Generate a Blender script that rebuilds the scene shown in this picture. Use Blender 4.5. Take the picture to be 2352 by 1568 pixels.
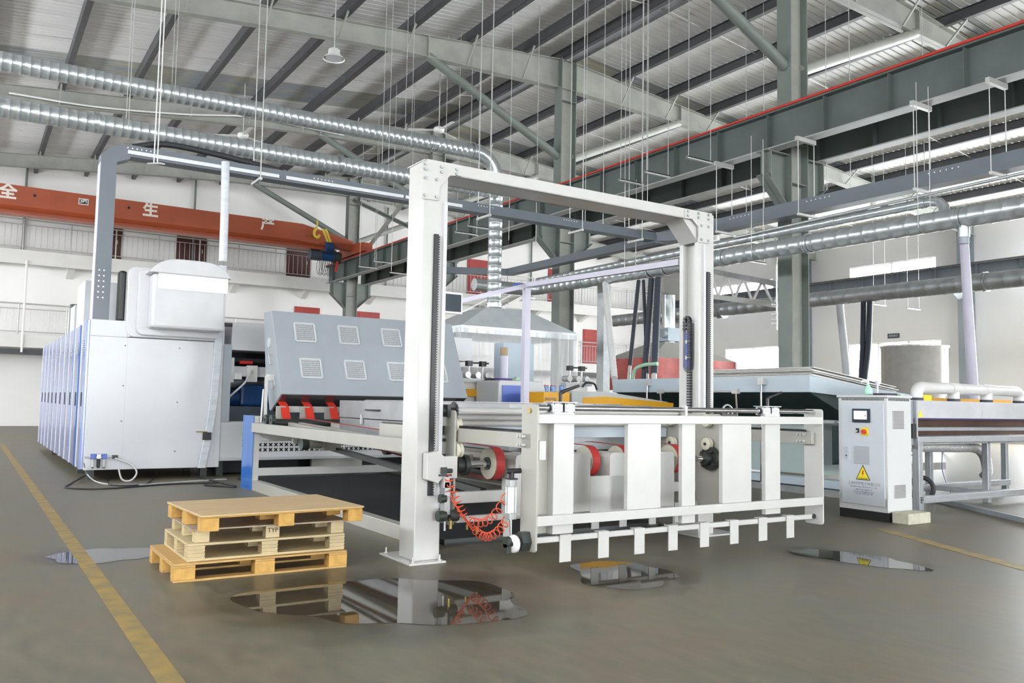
import bpy, math, random
from mathutils import Vector as V, Matrix
random.seed(7)
for o in list(bpy.data.objects): bpy.data.objects.remove(o)
SC = bpy.context.scene; COL = SC.collection
# ------------------------------------------------------------------ camera
# X runs along the gantry beam, Y along the machine line, Z up; vanishing points measured on a 2352x1568 frame
PCX, PCY, CAMH = 1176.0, 784.0, 1.5
FPX = 1938.7
def _cd(x, y): return V((x - PCX, -(y - PCY), -FPX)).normalized()
_ax, _ay = _cd(4187, 981), _cd(-80, 902)
_az = _ax.cross(_ay).normalized(); _ay = _az.cross(_ax)
RW = Matrix((_ax, _ay, _az))
CAM = V((0, 0, CAMH))
cam = bpy.data.cameras.new('camera'); camo = bpy.data.objects.new('camera', cam); COL.objects.link(camo)
camo.matrix_world = Matrix.Translation(CAM) @ RW.to_4x4()
cam.sensor_width = 36; cam.lens = FPX / 2352 * 36; cam.clip_end = 300
SC.camera = camo
def _ray(x, y): return RW @ _cd(x, y)
def gx(x, y, X): d = _ray(x, y); return CAM + d * (X / d.x)          # pixel -> point on plane X = const
def gy(x, y, Y): d = _ray(x, y); return CAM + d * (Y / d.y)
def gz(x, y, Z=0.0): d = _ray(x, y); return CAM + d * ((Z - CAMH) / d.z)
# ------------------------------------------------------------------ light
w = bpy.data.worlds.new('world'); SC.world = w; w.use_nodes = True
bg = w.node_tree.nodes['Background']; bg.inputs[0].default_value = (0.93, 0.97, 1.0, 1); bg.inputs[1].default_value = 15.0
def portal(c, d, sx, sz):                                    # daylight portal that guides sky samples through a wall opening
    l = bpy.data.lights.new('daylight_portal', 'AREA'); l.shape = 'RECTANGLE'; l.size = sx; l.size_y = sz
    l.cycles.is_portal = True; o = bpy.data.objects.new('daylight_portal', l); COL.objects.link(o); o.location = c
    o.rotation_euler = V(d).to_track_quat('-Z', 'Y').to_euler()
SC.view_settings.view_transform = 'Standard'; SC.view_settings.look = 'None'
SC.view_settings.gamma = 1.0; SC.view_settings.use_curve_mapping = False
SC.view_settings.exposure = 1.06
try:
    SC.cycles.max_bounces = 8; SC.cycles.diffuse_bounces = 5; SC.cycles.glossy_bounces = 4
    SC.cycles.transparent_max_bounces = 12; SC.cycles.sample_clamp_indirect = 6; SC.cycles.caustics_reflective = False
except Exception: pass
# ------------------------------------------------------------------ materials
MATS = {}
def mat(n, col, rough=0.5, metal=0.0, var=0.06, scale=3.0, bump=0.0, emit=0, alpha=1.0, trans=0.0, stretch=(1, 1, 1), col2=None):
    m = bpy.data.materials.new(n); m.use_nodes = True; nt = m.node_tree; b = nt.nodes['Principled BSDF']
    b.inputs['Roughness'].default_value = rough; b.inputs['Metallic'].default_value = metal
    b.inputs['Alpha'].default_value = alpha; b.inputs['Transmission Weight'].default_value = trans
    c = (*col, 1)
    if emit:
        b.inputs['Emission Color'].default_value = c; b.inputs['Emission Strength'].default_value = emit
    tc = nt.nodes.new('ShaderNodeTexCoord'); mp = nt.nodes.new('ShaderNodeMapping'); mp.inputs['Scale'].default_value = stretch
    nz = nt.nodes.new('ShaderNodeTexNoise'); nz.inputs['Scale'].default_value = scale; nz.inputs['Detail'].default_value = 5
    mx = nt.nodes.new('ShaderNodeMix'); mx.data_type = 'RGBA'
    nt.links.new(tc.outputs['Object'], mp.inputs[0]); nt.links.new(mp.outputs[0], nz.inputs['Vector'])
    rp = nt.nodes.new('ShaderNodeMapRange'); rp.inputs[1].default_value = 0.35; rp.inputs[2].default_value = 0.65
    nt.links.new(nz.outputs['Fac'], rp.inputs[0]); nt.links.new(rp.outputs[0], mx.inputs[0])
    lo = col2 if col2 else tuple(max(0, x * (1 - var)) for x in col)
    mx.inputs[6].default_value = (*lo, 1); mx.inputs[7].default_value = c
    nt.links.new(mx.outputs[2], b.inputs['Base Color'])
    if bump:
        bp = nt.nodes.new('ShaderNodeBump'); bp.inputs['Strength'].default_value = bump; bp.inputs['Distance'].default_value = 0.02
        nt.links.new(nz.outputs['Fac'], bp.inputs['Height']); nt.links.new(bp.outputs[0], b.inputs['Normal'])
    MATS[n] = m
    return m
mat('white_paint', (0.60, 0.595, 0.575), 0.28)
mat('cream_paint', (0.44, 0.43, 0.385), 0.32)
mat('machine_white', (0.68, 0.69, 0.72), 0.3, var=0.03)
mat('white_plastic', (0.66, 0.66, 0.68), 0.35)
mat('hood_grey', (0.35, 0.385, 0.42), 0.42, var=0.04)
mat('dark_hood', (0.16, 0.16, 0.17), 0.25, metal=0.7)
mat('vent_grey', (0.58, 0.60, 0.62), 0.5)
mat('blue_film', (0.05, 0.20, 0.62), 0.15, var=0.25, scale=1.5, stretch=(1, 1, .3))
mat('film_door', (0.36, 0.39, 0.60), 0.24, metal=0.4, var=0.25, scale=.8, stretch=(1, 1, .25))
mat('silver_trim', (0.60, 0.62, 0.68), 0.35, metal=0.3)
mat('pale_blue', (0.30, 0.42, 0.80), 0.2, var=0.15)
mat('wall_paint', (0.88, 0.865, 0.845), 0.8, var=0.03, scale=.6)
mat('slab_paint', (0.74, 0.73, 0.70), 0.75, var=0.06, scale=1.2)
mat('skirting_dark', (0.07, 0.075, 0.08), 0.6)
mat('steel_green', (0.20, 0.225, 0.205), 0.5, var=0.12, scale=1.5)
mat('steel_pale', (0.37, 0.38, 0.34), 0.5, var=0.16, scale=1.8)
mat('runway_green', (0.11, 0.135, 0.125), 0.5, var=0.15, scale=1.5)
mat('flange_light', (0.42, 0.43, 0.42), 0.5, var=0.1)
mat('purlin_grey', (0.085, 0.085, 0.09), 0.55, var=0.2)
mat('rail_red', (0.55, 0.035, 0.02), 0.45)
mat('crane_orange', (0.37, 0.078, 0.03), 0.4, var=0.12, scale=1.0)
mat('hazard_yellow', (0.68, 0.50, 0.04), 0.5)
mat('roof_sheet', (0.90, 0.90, 0.89), 0.42, metal=0.0, var=0.12, scale=1.6, stretch=(.25, 1, 1))
mat('skylight_sheet', (0.50, 0.48, 0.36), 0.35, var=0.35, scale=1.2, stretch=(.5, 1, 1), col2=(0.34, 0.38, 0.44))
mat('galvanised', (0.60, 0.64, 0.65), 0.30, metal=0.72, var=0.14, scale=6)
mat('galvanised_dull', (0.48, 0.50, 0.51), 0.42, metal=0.6, var=0.2, scale=4)
mat('aluminium', (0.52, 0.53, 0.55), 0.36, metal=0.7, var=0.12, scale=5)
mat('alu_sheet', (0.36, 0.365, 0.375), 0.42, metal=0.5, var=0.18, scale=3)
mat('hood_bright', (0.64, 0.65, 0.68), 0.3, metal=0.2, var=0.12, scale=3)
mat('chrome', (0.72, 0.72, 0.74), 0.1, metal=1.0)
mat('stainless_tank', (0.80, 0.80, 0.81), 0.16, metal=0.55, var=0.1)
mat('black_plastic', (0.018, 0.018, 0.02), 0.4)
mat('black_rubber', (0.03, 0.032, 0.036), 0.6)
mat('dark_iron', (0.055, 0.065, 0.06), 0.42, metal=0.4)
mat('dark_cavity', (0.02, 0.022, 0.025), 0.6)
mat('tray_grey', (0.15, 0.172, 0.20), 0.4, var=0.05)
mat('tray_white', (0.78, 0.80, 0.82), 0.4)
mat('red_belt', (0.50, 0.035, 0.03), 0.55, var=0.1, scale=20)
mat('bright_red', (0.75, 0.045, 0.025), 0.5)
mat('dull_belt', (0.16, 0.05, 0.045), 0.6)
mat('red_hose', (0.85, 0.10, 0.04), 0.3)
mat('wheel_ivory', (0.66, 0.62, 0.50), 0.45)
mat('motor_blue', (0.012, 0.06, 0.19), 0.35, var=0.2)
mat('slate_panel', (0.055, 0.075, 0.095), 0.4)
mat('door_red', (0.42, 0.045, 0.035), 0.5, var=0.15)
mat('door_brown', (0.085, 0.025, 0.02), 0.45, var=0.2)
mat('rail_steel', (0.52, 0.51, 0.49), 0.35, metal=0.4)
mat('wire', (0.62, 0.62, 0.60), 0.4, metal=0.4)
mat('lamp_white', (0.85, 0.85, 0.83), 0.4)
mat('pine', (0.60, 0.37, 0.13), 0.65, var=0.25, scale=6, stretch=(1, 10, 10), bump=.1)
mat('pine_block', (0.66, 0.38, 0.10), 0.7, var=0.22, scale=14, bump=.12)
mat('ply_pale', (0.62, 0.50, 0.29), 0.6, var=0.2, scale=5, stretch=(1, 8, 14))
mat('ply_top', (0.64, 0.45, 0.23), 0.45, var=0.18, scale=4, stretch=(.8, 9, 9))
mat('sheet_grey', (0.45, 0.36, 0.27), 0.55, var=0.15, scale=4, stretch=(1, 6, 6))
mat('lam_dark', (0.40, 0.29, 0.14), 0.7)
mat('cabinet_white', (0.64, 0.65, 0.65), 0.4, var=0.02)
mat('cabinet_door', (0.62, 0.66, 0.71), 0.35, var=0.03)
mat('plinth_black', (0.02, 0.02, 0.022), 0.5)
mat('screen_frame', (0.02, 0.035, 0.05), 0.3)
mat('screen_lit', (0.62, 0.80, 0.95), 0.3, emit=0.9, var=0.02)
mat('screen_green', (0.45, 0.85, 0.30), 0.3, emit=0.7)
mat('screen_red', (0.85, 0.10, 0.12), 0.3, emit=0.6)
mat('sign_yellow', (0.88, 0.72, 0.02), 0.45, var=0.02)
mat('ink_black', (0.015, 0.015, 0.015), 0.6)
mat('ink_grey', (0.25, 0.26, 0.30), 0.6)
mat('ink_red', (0.7, 0.03, 0.02), 0.6)
mat('paint_white', (0.80, 0.74, 0.68), 0.6, var=0.15, scale=8)
mat('concrete_block', (0.60, 0.58, 0.46), 0.85, var=0.18, scale=9, bump=.3)
mat('pvc_white', (0.74, 0.73, 0.72), 0.28)
mat('pvc_lilac', (0.62, 0.60, 0.72), 0.4)
mat('canopy_sheet', (0.76, 0.81, 0.84), 0.35, metal=0.35, var=0.08)
mat('curtain_film', (0.92, 0.93, 0.93), 0.25, alpha=0.42, var=0.05, scale=2, stretch=(6, 6, .4))
mat('box_bluegrey', (0.46, 0.55, 0.62), 0.4, var=0.03)
mat('panel_blue', (0.10, 0.17, 0.58), 0.35)
mat('machine_yellow', (0.80, 0.40, 0.02), 0.4, var=0.05)
mat('plate_lightgrey', (0.50, 0.53, 0.53), 0.45)
mat('jar_blue', (0.08, 0.22, 0.62), 0.2, var=0.5, scale=30, col2=(0.45, 0.58, 0.75))
mat('lid_red', (0.65, 0.12, 0.08), 0.5)
mat('green_under', (0.025, 0.055, 0.052), 0.5, var=0.3)
mat('machine_pale', (0.55, 0.63, 0.70), 0.4, var=0.03)
mat('machine_mint', (0.50, 0.60, 0.58), 0.45)
mat('red_tarp', (0.55, 0.10, 0.08), 0.45, var=0.25, scale=3, bump=.3)
mat('board_white', (0.72, 0.71, 0.68), 0.6)
mat('kraft', (0.45, 0.33, 0.20), 0.7)
mat('purple', (0.10, 0.05, 0.28), 0.4)
mat('hose_black', (0.035, 0.04, 0.055), 0.5)
mat('hose_white', (0.75, 0.75, 0.74), 0.5)
mat('hose_green', (0.40, 0.62, 0.45), 0.4)
mat('copper_brown', (0.12, 0.05, 0.035), 0.35, metal=.3, var=.5, scale=1.5, stretch=(1.2, 1, 1))
mat('foil_duct', (0.70, 0.70, 0.70), 0.35, metal=.6, var=.3, scale=25, bump=.5)
mat('clear_hose', (0.75, 0.76, 0.76), 0.2, alpha=.65)
mat('film_wrap', (0.80, 0.83, 0.88), 0.15, alpha=.8, var=0.15, scale=4, stretch=(1, 1, 2.5))
mat('brass', (0.45, 0.34, 0.10), 0.3, metal=.8)
mat('window_glass', (1, 1, 1), .05)
_nt = MATS['window_glass'].node_tree; _tr = _nt.nodes.new('ShaderNodeBsdfTransparent'); _mx = _nt.nodes.new('ShaderNodeMixShader'); _mx.inputs[0].default_value = .06
_nt.links.new(_tr.outputs[0], _mx.inputs[1]); _nt.links.new(_nt.nodes['Principled BSDF'].outputs[0], _mx.inputs[2]); _nt.links.new(_mx.outputs[0], _nt.nodes['Material Output'].inputs[0])
mat('green_bottle', (0.45, 0.75, 0.60), 0.3)
mat('line_yellow', (0.40, 0.26, 0.07), 0.6, scale=5, col2=(0.24, 0.19, 0.09))
mat('mud_brown', (0.12, 0.09, 0.07), .6)
# floor: worn sealed concrete with damp margins round the puddles
PUDDLES = [  # centre x, y, radius x, radius y, turn, seed
    (2.80, 5.95, 0.96, 0.80, -0.57, 1), (5.0, 5.87, 0.48, 0.56, -0.57, 2), (7.62, 5.37, 0.62, 0.34, -1.4, 3), (1.22, 8.85, 0.52, 0.38, -0.33, 4)]
def floor_mat():
    m = bpy.data.materials.new('floor_concrete'); m.use_nodes = True; nt = m.node_tree; N = nt.nodes; L = nt.links
    b = N['Principled BSDF']; tc = N.new('ShaderNodeTexCoord')
    n1 = N.new('ShaderNodeTexNoise'); n1.inputs['Scale'].default_value = 0.6; n1.inputs['Detail'].default_value = 6
    n2 = N.new('ShaderNodeTexNoise'); n2.inputs['Scale'].default_value = 9; n2.inputs['Detail'].default_value = 8
    mp = N.new('ShaderNodeMapping'); mp.inputs['Scale'].default_value = (1.0, .35, 1); mp.inputs['Rotation'].default_value = (0, 0, .6)
    L.new(tc.outputs['Object'], n1.inputs['Vector']); L.new(tc.outputs['Object'], mp.inputs[0]); L.new(mp.outputs[0], n2.inputs['Vector'])
    r1 = N.new('ShaderNodeValToRGB'); r1.color_ramp.elements[0].position = .36; r1.color_ramp.elements[1].position = .66
    r1.color_ramp.elements[0].color = (0.190, 0.152, 0.108, 1); r1.color_ramp.elements[1].color = (0.168, 0.166, 0.128, 1)
    L.new(n1.outputs['Fac'], r1.inputs[0])
    mx = N.new('ShaderNodeMix'); mx.data_type = 'RGBA'; mx.blend_type = 'MULTIPLY'; mx.inputs[0].default_value = 1
    r2 = N.new('ShaderNodeValToRGB'); r2.color_ramp.elements[0].position = .3; r2.color_ramp.elements[1].position = .7
    r2.color_ramp.elements[0].color = (.74, .75, .74, 1); r2.color_ramp.elements[1].color = (1.10, 1.09, 1.06, 1)
    L.new(n2.outputs['Fac'], r2.inputs[0]); L.new(r1.outputs[0], mx.inputs[6]); L.new(r2.outputs[0], mx.inputs[7])
    cur = mx.outputs[2]; wet = None
    nd = N.new('ShaderNodeTexNoise'); nd.inputs['Scale'].default_value = 1.7; nd.inputs['Detail'].default_value = 4
    L.new(tc.outputs['Object'], nd.inputs['Vector'])
    for (cx, cy, rx, ry, a, sd) in PUDDLES:
        q = N.new('ShaderNodeMapping'); q.vector_type = 'TEXTURE'; q.inputs['Location'].default_value = (cx, cy, 0)
        q.inputs['Rotation'].default_value = (0, 0, a); q.inputs['Scale'].default_value = (rx * 1.45, ry * 1.45, 1)
        L.new(tc.outputs['Object'], q.inputs[0])
        ln = N.new('ShaderNodeVectorMath'); ln.operation = 'LENGTH'; L.new(q.outputs[0], ln.inputs[0])
        ad = N.new('ShaderNodeMath'); ad.operation = 'ADD'; L.new(ln.outputs['Value'], ad.inputs[0]); L.new(nd.outputs['Fac'], ad.inputs[1])
        mr = N.new('ShaderNodeMapRange'); mr.inputs[1].default_value = 1.15; mr.inputs[2].default_value = 1.62
        mr.inputs[3].default_value = 1; mr.inputs[4].default_value = 0; L.new(ad.outputs[0], mr.inputs[0])
        if wet is None: wet = mr.outputs[0]
        else:
            mm = N.new('ShaderNodeMath'); mm.operation = 'MAXIMUM'; L.new(wet, mm.inputs[0]); L.new(mr.outputs[0], mm.inputs[1]); wet = mm.outputs[0]
    dk = N.new('ShaderNodeMix'); dk.data_type = 'RGBA'; dk.blend_type = 'MULTIPLY'
    L.new(wet, dk.inputs[0]); L.new(cur, dk.inputs[6]); dk.inputs[7].default_value = (.40, .37, .32, 1)
    L.new(dk.outputs[2], b.inputs['Base Color'])
    rr = N.new('ShaderNodeMapRange'); rr.inputs[3].default_value = .34; rr.inputs[4].default_value = .22
    L.new(wet, rr.inputs[0]); ra = N.new('ShaderNodeMath'); ra.operation = 'MULTIPLY_ADD'; ra.inputs[1].default_value = .22
    L.new(n2.outputs['Fac'], ra.inputs[0]); L.new(rr.outputs[0], ra.inputs[2]); L.new(ra.outputs[0], b.inputs['Roughness'])
    b.inputs['Specular IOR Level'].default_value = .38
    bp = N.new('ShaderNodeBump'); bp.inputs['Strength'].default_value = .06; L.new(n2.outputs['Fac'], bp.inputs['Height']); L.new(bp.outputs[0], b.inputs['Normal'])
    MATS['floor_concrete'] = m
floor_mat()
mat('puddle_water', (0.060, 0.050, 0.036), 0.035, var=0.2, scale=1.5)
MATS['puddle_water'].node_tree.nodes['Principled BSDF'].inputs['IOR'].default_value = 1.33
# ------------------------------------------------------------------ mesh helpers
WL = {}                                                     # world location of every object
FINE = {'rail_screws', 'panel_screws', 'vent_holes', 'top_vents', 'louvre_slots', 'slots', 'vent_mesh', 'balusters', 'screws', 'sag_rods', 'door_vent', 'profile_groove', 'anchor_bolts', 'bolts'}
class MB:
    def __init__(s): s.v = []; s.f = []; s.sm = []
    def add(s, vs, fs, sm=False):
        k = len(s.v); s.v += [V(p) for p in vs]
        for f in fs: s.f.append(tuple(i + k for i in f)); s.sm.append(sm)
        return s
    def obox(s, c, a, b, d):
        c, a, b, d = V(c), V(a), V(b), V(d)
        vs = [c + a * i + b * j + d * k for k in (-1, 1) for j in (-1, 1) for i in (-1, 1)]
        if a.cross(b).dot(d) < 0: vs = [vs[i] for i in (1, 0, 3, 2, 5, 4, 7, 6)]
        return s.add(vs, [(0, 2, 3, 1), (4, 5, 7, 6), (0, 1, 5, 4), (2, 6, 7, 3), (0, 4, 6, 2), (1, 3, 7, 5)])
    def box(s, x0, x1, y0, y1, z0, z1):
        x0, x1 = min(x0, x1), max(x0, x1); y0, y1 = min(y0, y1), max(y0, y1); z0, z1 = min(z0, z1), max(z0, z1)
        return s.obox(((x0 + x1) / 2, (y0 + y1) / 2, (z0 + z1) / 2), ((x1 - x0) / 2, 0, 0), (0, (y1 - y0) / 2, 0), (0, 0, (z1 - z0) / 2))
    def bar(s, p, q, wd, ht, up=(0, 0, 1)):
        p, q, up = V(p), V(q), V(up); d = (q - p)
        if abs(d.normalized().dot(up)) > .98: up = V((0, 1, 0))
        side = d.cross(up).normalized(); u = side.cross(d).normalized()
        return s.obox((p + q) / 2, d / 2, side * (wd / 2), u * (ht / 2))
    def ibeam(s, p, q, wd, ht, tw=.02, tf=.025, up=(0, 0, 1), ht2=None):
        p, q, up = V(p), V(q), V(up); d = (q - p)
        if abs(d.normalized().dot(up)) > .98: up = V((1, 0, 0))
        side = d.cross(up).normalized(); u = side.cross(d).normalized(); h = ht / 2
        s.obox((p + q) / 2 + u * (h - tf / 2), d / 2, side * wd / 2, u * tf / 2)
        s.obox((p + q) / 2 - u * (h - tf / 2), d / 2, side * wd / 2, u * tf / 2)
        return s.obox((p + q) / 2, d / 2, side * tw / 2, u * (h - tf))
    def tube(s, pts, r, n=10, cap=True, closed=False):
        pts = [V(p) for p in pts]; m = len(pts); rs = r if isinstance(r, (list, tuple)) else [r] * m
        t0 = (pts[1] - pts[0]).normalized(); up = V((0, 0, 1)) if abs(t0.z) < .9 else V((1, 0, 0))
        u = t0.cross(up).normalized(); rings = []
        for i in range(m):
            t = ((pts[i] - pts[i - 1]).normalized() if i else V((0, 0, 0))) + ((pts[i + 1] - pts[i]).normalized() if i < m - 1 else V((0, 0, 0)))
            if t.length < 1e-6: t = t0
            t.normalize(); u = (u - t * u.dot(t)); u = u.normalized() if u.length > 1e-6 else t.orthogonal().normalized(); w_ = t.cross(u)
            rings.append([pts[i] + (u * math.cos(2 * math.pi * k / n) + w_ * math.sin(2 * math.pi * k / n)) * rs[i] for k in range(n)])
        vs = [p for rg in rings for p in rg]; fs = []
        for i in range(m - 1):
            for k in range(n): fs.append((i * n + k, i * n + (k + 1) % n, (i + 1) * n + (k + 1) % n, (i + 1) * n + k))
        s.add(vs, fs, True)
        if cap:
            s.add(rings[0], [tuple(range(n - 1, -1, -1))]); s.add(rings[-1], [tuple(range(n))])
        return s
    def cyl(s, p, q, r, n=16): return s.tube([p, q], r, n)
    def ring(s, p, q, ro, ri, n=20):
        p, q = V(p), V(q); t = (q - p).normalized(); u = t.orthogonal().normalized(); w_ = t.cross(u); vs = []
        for c in (p, q):
            for r in (ro, ri):
                vs += [c + (u * math.cos(2 * math.pi * k / n) + w_ * math.sin(2 * math.pi * k / n)) * r for k in range(n)]
        fo, fi, fe = [], [], []
        for k in range(n):
            j = (k + 1) % n
            fo.append((k, j, 2 * n + j, 2 * n + k)); fi.append((n + j, n + k, 3 * n + k, 3 * n + j))
            fe += [(j, k, n + k, n + j), (2 * n + k, 2 * n + j, 3 * n + j, 3 * n + k)]
        s.add(vs, fo + fi, True); return s.add(vs, fe)
    def torus(s, c, ax, R, r, n=20, m=8, a0=0, a1=2 * math.pi):
        c, ax = V(c), V(ax).normalized(); u = ax.orthogonal().normalized(); w_ = ax.cross(u)
        return s.tube([c + (u * math.cos(a0 + (a1 - a0) * k / n) + w_ * math.sin(a0 + (a1 - a0) * k / n)) * R for k in range(n + 1)], r, m, cap=False)
    def prism(s, poly, ext):
        poly = [V(p) for p in poly]; ext = V(ext); n = len(poly)
        nm = V((0, 0, 0))
        for i in range(n): nm += (poly[i] - poly[0]).cross(poly[(i + 1) % n] - poly[0])
        if nm.dot(ext) > 0: poly = poly[::-1]
        vs = poly + [p + ext for p in poly]
        return s.add(vs, [tuple(range(n)), tuple(range(2 * n - 1, n - 1, -1))] + [((i + 1) % n, i, n + i, n + (i + 1) % n) for i in range(n)])
    def quad(s, a, b, c, d): return s.add([a, b, c, d], [(0, 1, 2, 3)])
    def lathe(s, c, prof, n=20, ax=(0, 0, 1)):                # prof: (radius, height)
        c, ax = V(c), V(ax).normalized(); u = ax.orthogonal().normalized(); w_ = ax.cross(u); vs = []; fs = []
        for r, h in prof: vs += [c + ax * h + (u * math.cos(2 * math.pi * k / n) + w_ * math.sin(2 * math.pi * k / n)) * r for k in range(n)]
        for i in range(len(prof) - 1):
            for k in range(n): j = (k + 1) % n; fs.append((i * n + k, i * n + j, (i + 1) * n + j, (i + 1) * n + k))
        return s.add(vs, fs, True)
    def build(s, name, m, parent=None, bevel=0.0, loc=None):
        me = bpy.data.meshes.new(name)
        if parent is not None: base = WL[parent.name]
        elif loc is not None: base = V(loc)
        else:
            xs = [p.x for p in s.v]; ys = [p.y for p in s.v]; zs = [p.z for p in s.v]
            base = V(((min(xs) + max(xs)) / 2, (min(ys) + max(ys)) / 2, min(zs)))
        me.from_pydata([tuple(p - base) for p in s.v], [], s.f); me.update()
        me.polygons.foreach_set('use_smooth', s.sm)
        me.materials.append(MATS[m] if isinstance(m, str) else m)
        o = bpy.data.objects.new(name, me); COL.objects.link(o)
        if parent is not None: o.parent = parent
        else: o.location = base
        WL[o.name] = base
        if name in FINE: o['kind'] = 'stuff'                 # many tiny alike pieces joined in one part
        if bevel:
            bv = o.modifiers.new('bevel', 'BEVEL'); bv.width = bevel; bv.segments = 2; bv.limit_method = 'ANGLE'; bv.angle_limit = math.radians(50)
        return o
def tag(o, label=None, cat=None, group=None, kind=None):
    if label: o['label'] = label
    if cat: o['category'] = cat
    if group: o['group'] = group
    if kind: o['kind'] = kind
    return o
def thing(name, label, cat, loc, group=None, kind=None):
    o = bpy.data.objects.new(name, None); COL.objects.link(o); o.location = V(loc); o.empty_display_size = .1; WL[o.name] = V(loc)
    return tag(o, label, cat, group, kind)
def struct(name, loc=(0, 0, 0), label=None, cat=None):
    o = bpy.data.objects.new(name, None); COL.objects.link(o); o.location = V(loc); WL[o.name] = V(loc); o['kind'] = 'structure'
    return tag(o, label, cat)
def dup(root, loc, label=None, parent=None):
    c = root.copy(); COL.objects.link(c)
    if parent is None: c.location = V(loc); WL[c.name] = V(loc)
    else: c.parent = parent; WL[c.name] = WL[parent.name]
    if label: c['label'] = label
    for ch in list(root.children): dup(ch, None, None, c)
    return c
def share(src, name, parent, loc):                           # another piece with the same mesh, moved by loc inside its parent
    o = bpy.data.objects.new(name, src.data); COL.objects.link(o); o.parent = parent; o.location = V(loc); WL[o.name] = WL[parent.name] + V(loc)
    return o
def text(name, body, m, parent, origin, xdir, updir, size, depth=.002, align='CENTER', bold=0.0):
    cu = bpy.data.curves.new(name, 'FONT'); cu.body = body; cu.size = size; cu.align_x = align; cu.align_y = 'CENTER'; cu.extrude = depth; cu.resolution_u = 2; cu.offset = bold
    t = bpy.data.objects.new(name, cu); COL.objects.link(t)
    bpy.context.view_layer.update()
    me = bpy.data.meshes.new_from_object(t.evaluated_get(bpy.context.evaluated_depsgraph_get()))
    bpy.data.objects.remove(t)
    x, u = V(xdir).normalized(), V(updir).normalized(); n = x.cross(u); M = Matrix((x, u, n)).transposed()
    base = WL[parent.name]
    for vv in me.vertices: vv.co = M @ vv.co + V(origin) - base
    me.materials.clear(); me.materials.append(MATS[m])
    o = bpy.data.objects.new(name, me); COL.objects.link(o); o.parent = parent; WL[o.name] = base
    return o
def catenary(p, q, sag, n=14): 
    p, q = V(p), V(q); return [p.lerp(q, i / n) - V((0, 0, sag * 4 * (i / n) * (1 - i / n))) for i in range(n + 1)]
def smooth_path(pts, n=8):                                   # Catmull-Rom through points
    pts = [V(p) for p in pts]; P = [pts[0] * 2 - pts[1]] + pts + [pts[-1] * 2 - pts[-2]]; out = []
    for i in range(1, len(P) - 2):
        for k in range(n):
            t = k / n; a, b, c, d = P[i - 1], P[i], P[i + 1], P[i + 2]
            out.append(.5 * ((2 * b) + (c - a) * t + (2 * a - 5 * b + 4 * c - d) * t * t + (3 * b - a - 3 * c + d) * t ** 3))
    return out + [pts[-1]]
# ================================================================== STRUCTURE
RX, SLOPE, ZR = 17.0, 0.092, 13.44                           # ridge line, roof slope, rafter top at the ridge
FY = [4.0, 13.6, 23.2, 32.8, 42.4]                           # portal frames
YW, XR, XL, YF = 46.0, 43.0, -9.0, -34.0
def roofz(x): return ZR - SLOPE * abs(x - RX)
fl = MB(); fl.quad((XL, YF, 0), (XR + .5, YF, 0), (XR + .5, YW + .5, 0), (XL, YW + .5, 0))
fo = fl.build('floor', 'floor_concrete', loc=(0, 0, 0)); tag(fo, 'grey green sealed concrete factory floor', 'floor', kind='structure')
# painted lines
t = MB().box(.93, 1.06, 3.2, 29.5, .0005, .003).build('floor_line', 'line_yellow'); tag(t, 'faded yellow line painted along the floor beside the pallets', 'floor marking')
t = MB(); a, b = gz(2075, 1229), gz(2352, 1305); d = (b - a).normalized(); sd = V((-d.y, d.x, 0)) * .09
t.prism([a - d * .5 - sd, b + d * 1.5 - sd, b + d * 1.5 + sd, a - d * .5 + sd], (0, 0, .003))
o = t.build('floor_line', 'line_yellow'); tag(o, 'worn yellow floor line in front of the control cabinet', 'floor marking')
# puddles
PL = ['large muddy puddle in front of the gantry post', 'small dark puddle under the hanging frame', 'long shallow puddle in front of the control cabinet', 'bright puddle left of the pallet stack']
for i, (cx, cy, rx, ry, a, sd) in enumerate(PUDDLES):
    rnd = random.Random(sd * 13); ph = [rnd.uniform(0, 6.28) for _ in range(5)]; pts = []
    for k in range(72):
        th = 2 * math.pi * k / 72; r = 1 + .10 * math.sin(2 * th + ph[0]) + .09 * math.sin(3 * th + ph[1]) + .06 * math.sin(5 * th + ph[2]) + .035 * math.sin(9 * th + ph[3])
        x, y = rx * r * math.cos(th), ry * r * math.sin(th)
        pts.append((cx + x * math.cos(a) - y * math.sin(a), cy + x * math.sin(a) + y * math.cos(a), .0004))
    m = MB(); m.prism(pts, (0, 0, .0022)); tag(m.build('puddle', 'puddle_water'), PL[i], 'puddle')
# ---- walls
wb = struct('wall_back', (0, YW, 0), 'white back wall with two walkways', 'wall')
MB().box(XL, XR + .3, YW, YW + .3, 0, 14).build('wall_face', 'wall_paint', wb)
SLABS = [(4.16, 3.62), (8.05, 7.45)]                         # top, bottom of the two walkways
YE = 44.5
for zt, zb in SLABS:
    s_ = MB().box(XL, XR, YE, YW, zt - .22, zt).build('walkway_slab', 'slab_paint', wb)
    MB().box(XL, XR, YE - .08, YE + .1, zb, zt + .05).build('fascia', 'slab_paint', s_)
    for k in range(13):
        x = -4 + k * 3.9; MB().prism([(x, YE + .1, zb + .3), (x, YW, zb + .3), (x, YW, zb - .35), (x, YE + .5, zb + .1)], (.3, 0, 0)).build('bracket', 'slab_paint', s_)
MB().box(XL, XR, YE + .05, YE + .2, 3.30, 3.55).build('pipe_duct', 'skirting_dark', wb)
for i, x in enumerate((1.9, 9.6, 20.6, 31.0)):
    MB().cyl((x, YW - .12, 8), (x, YW - .12, 13), .055, 8).build('drain_pipe', 'steel_green', wb)
MB().cyl((2.05, YE - .12, 3.4), (2.05, YE - .12, 7.6), .05, 8).build('drain_pipe', 'wall_paint', wb)
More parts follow.
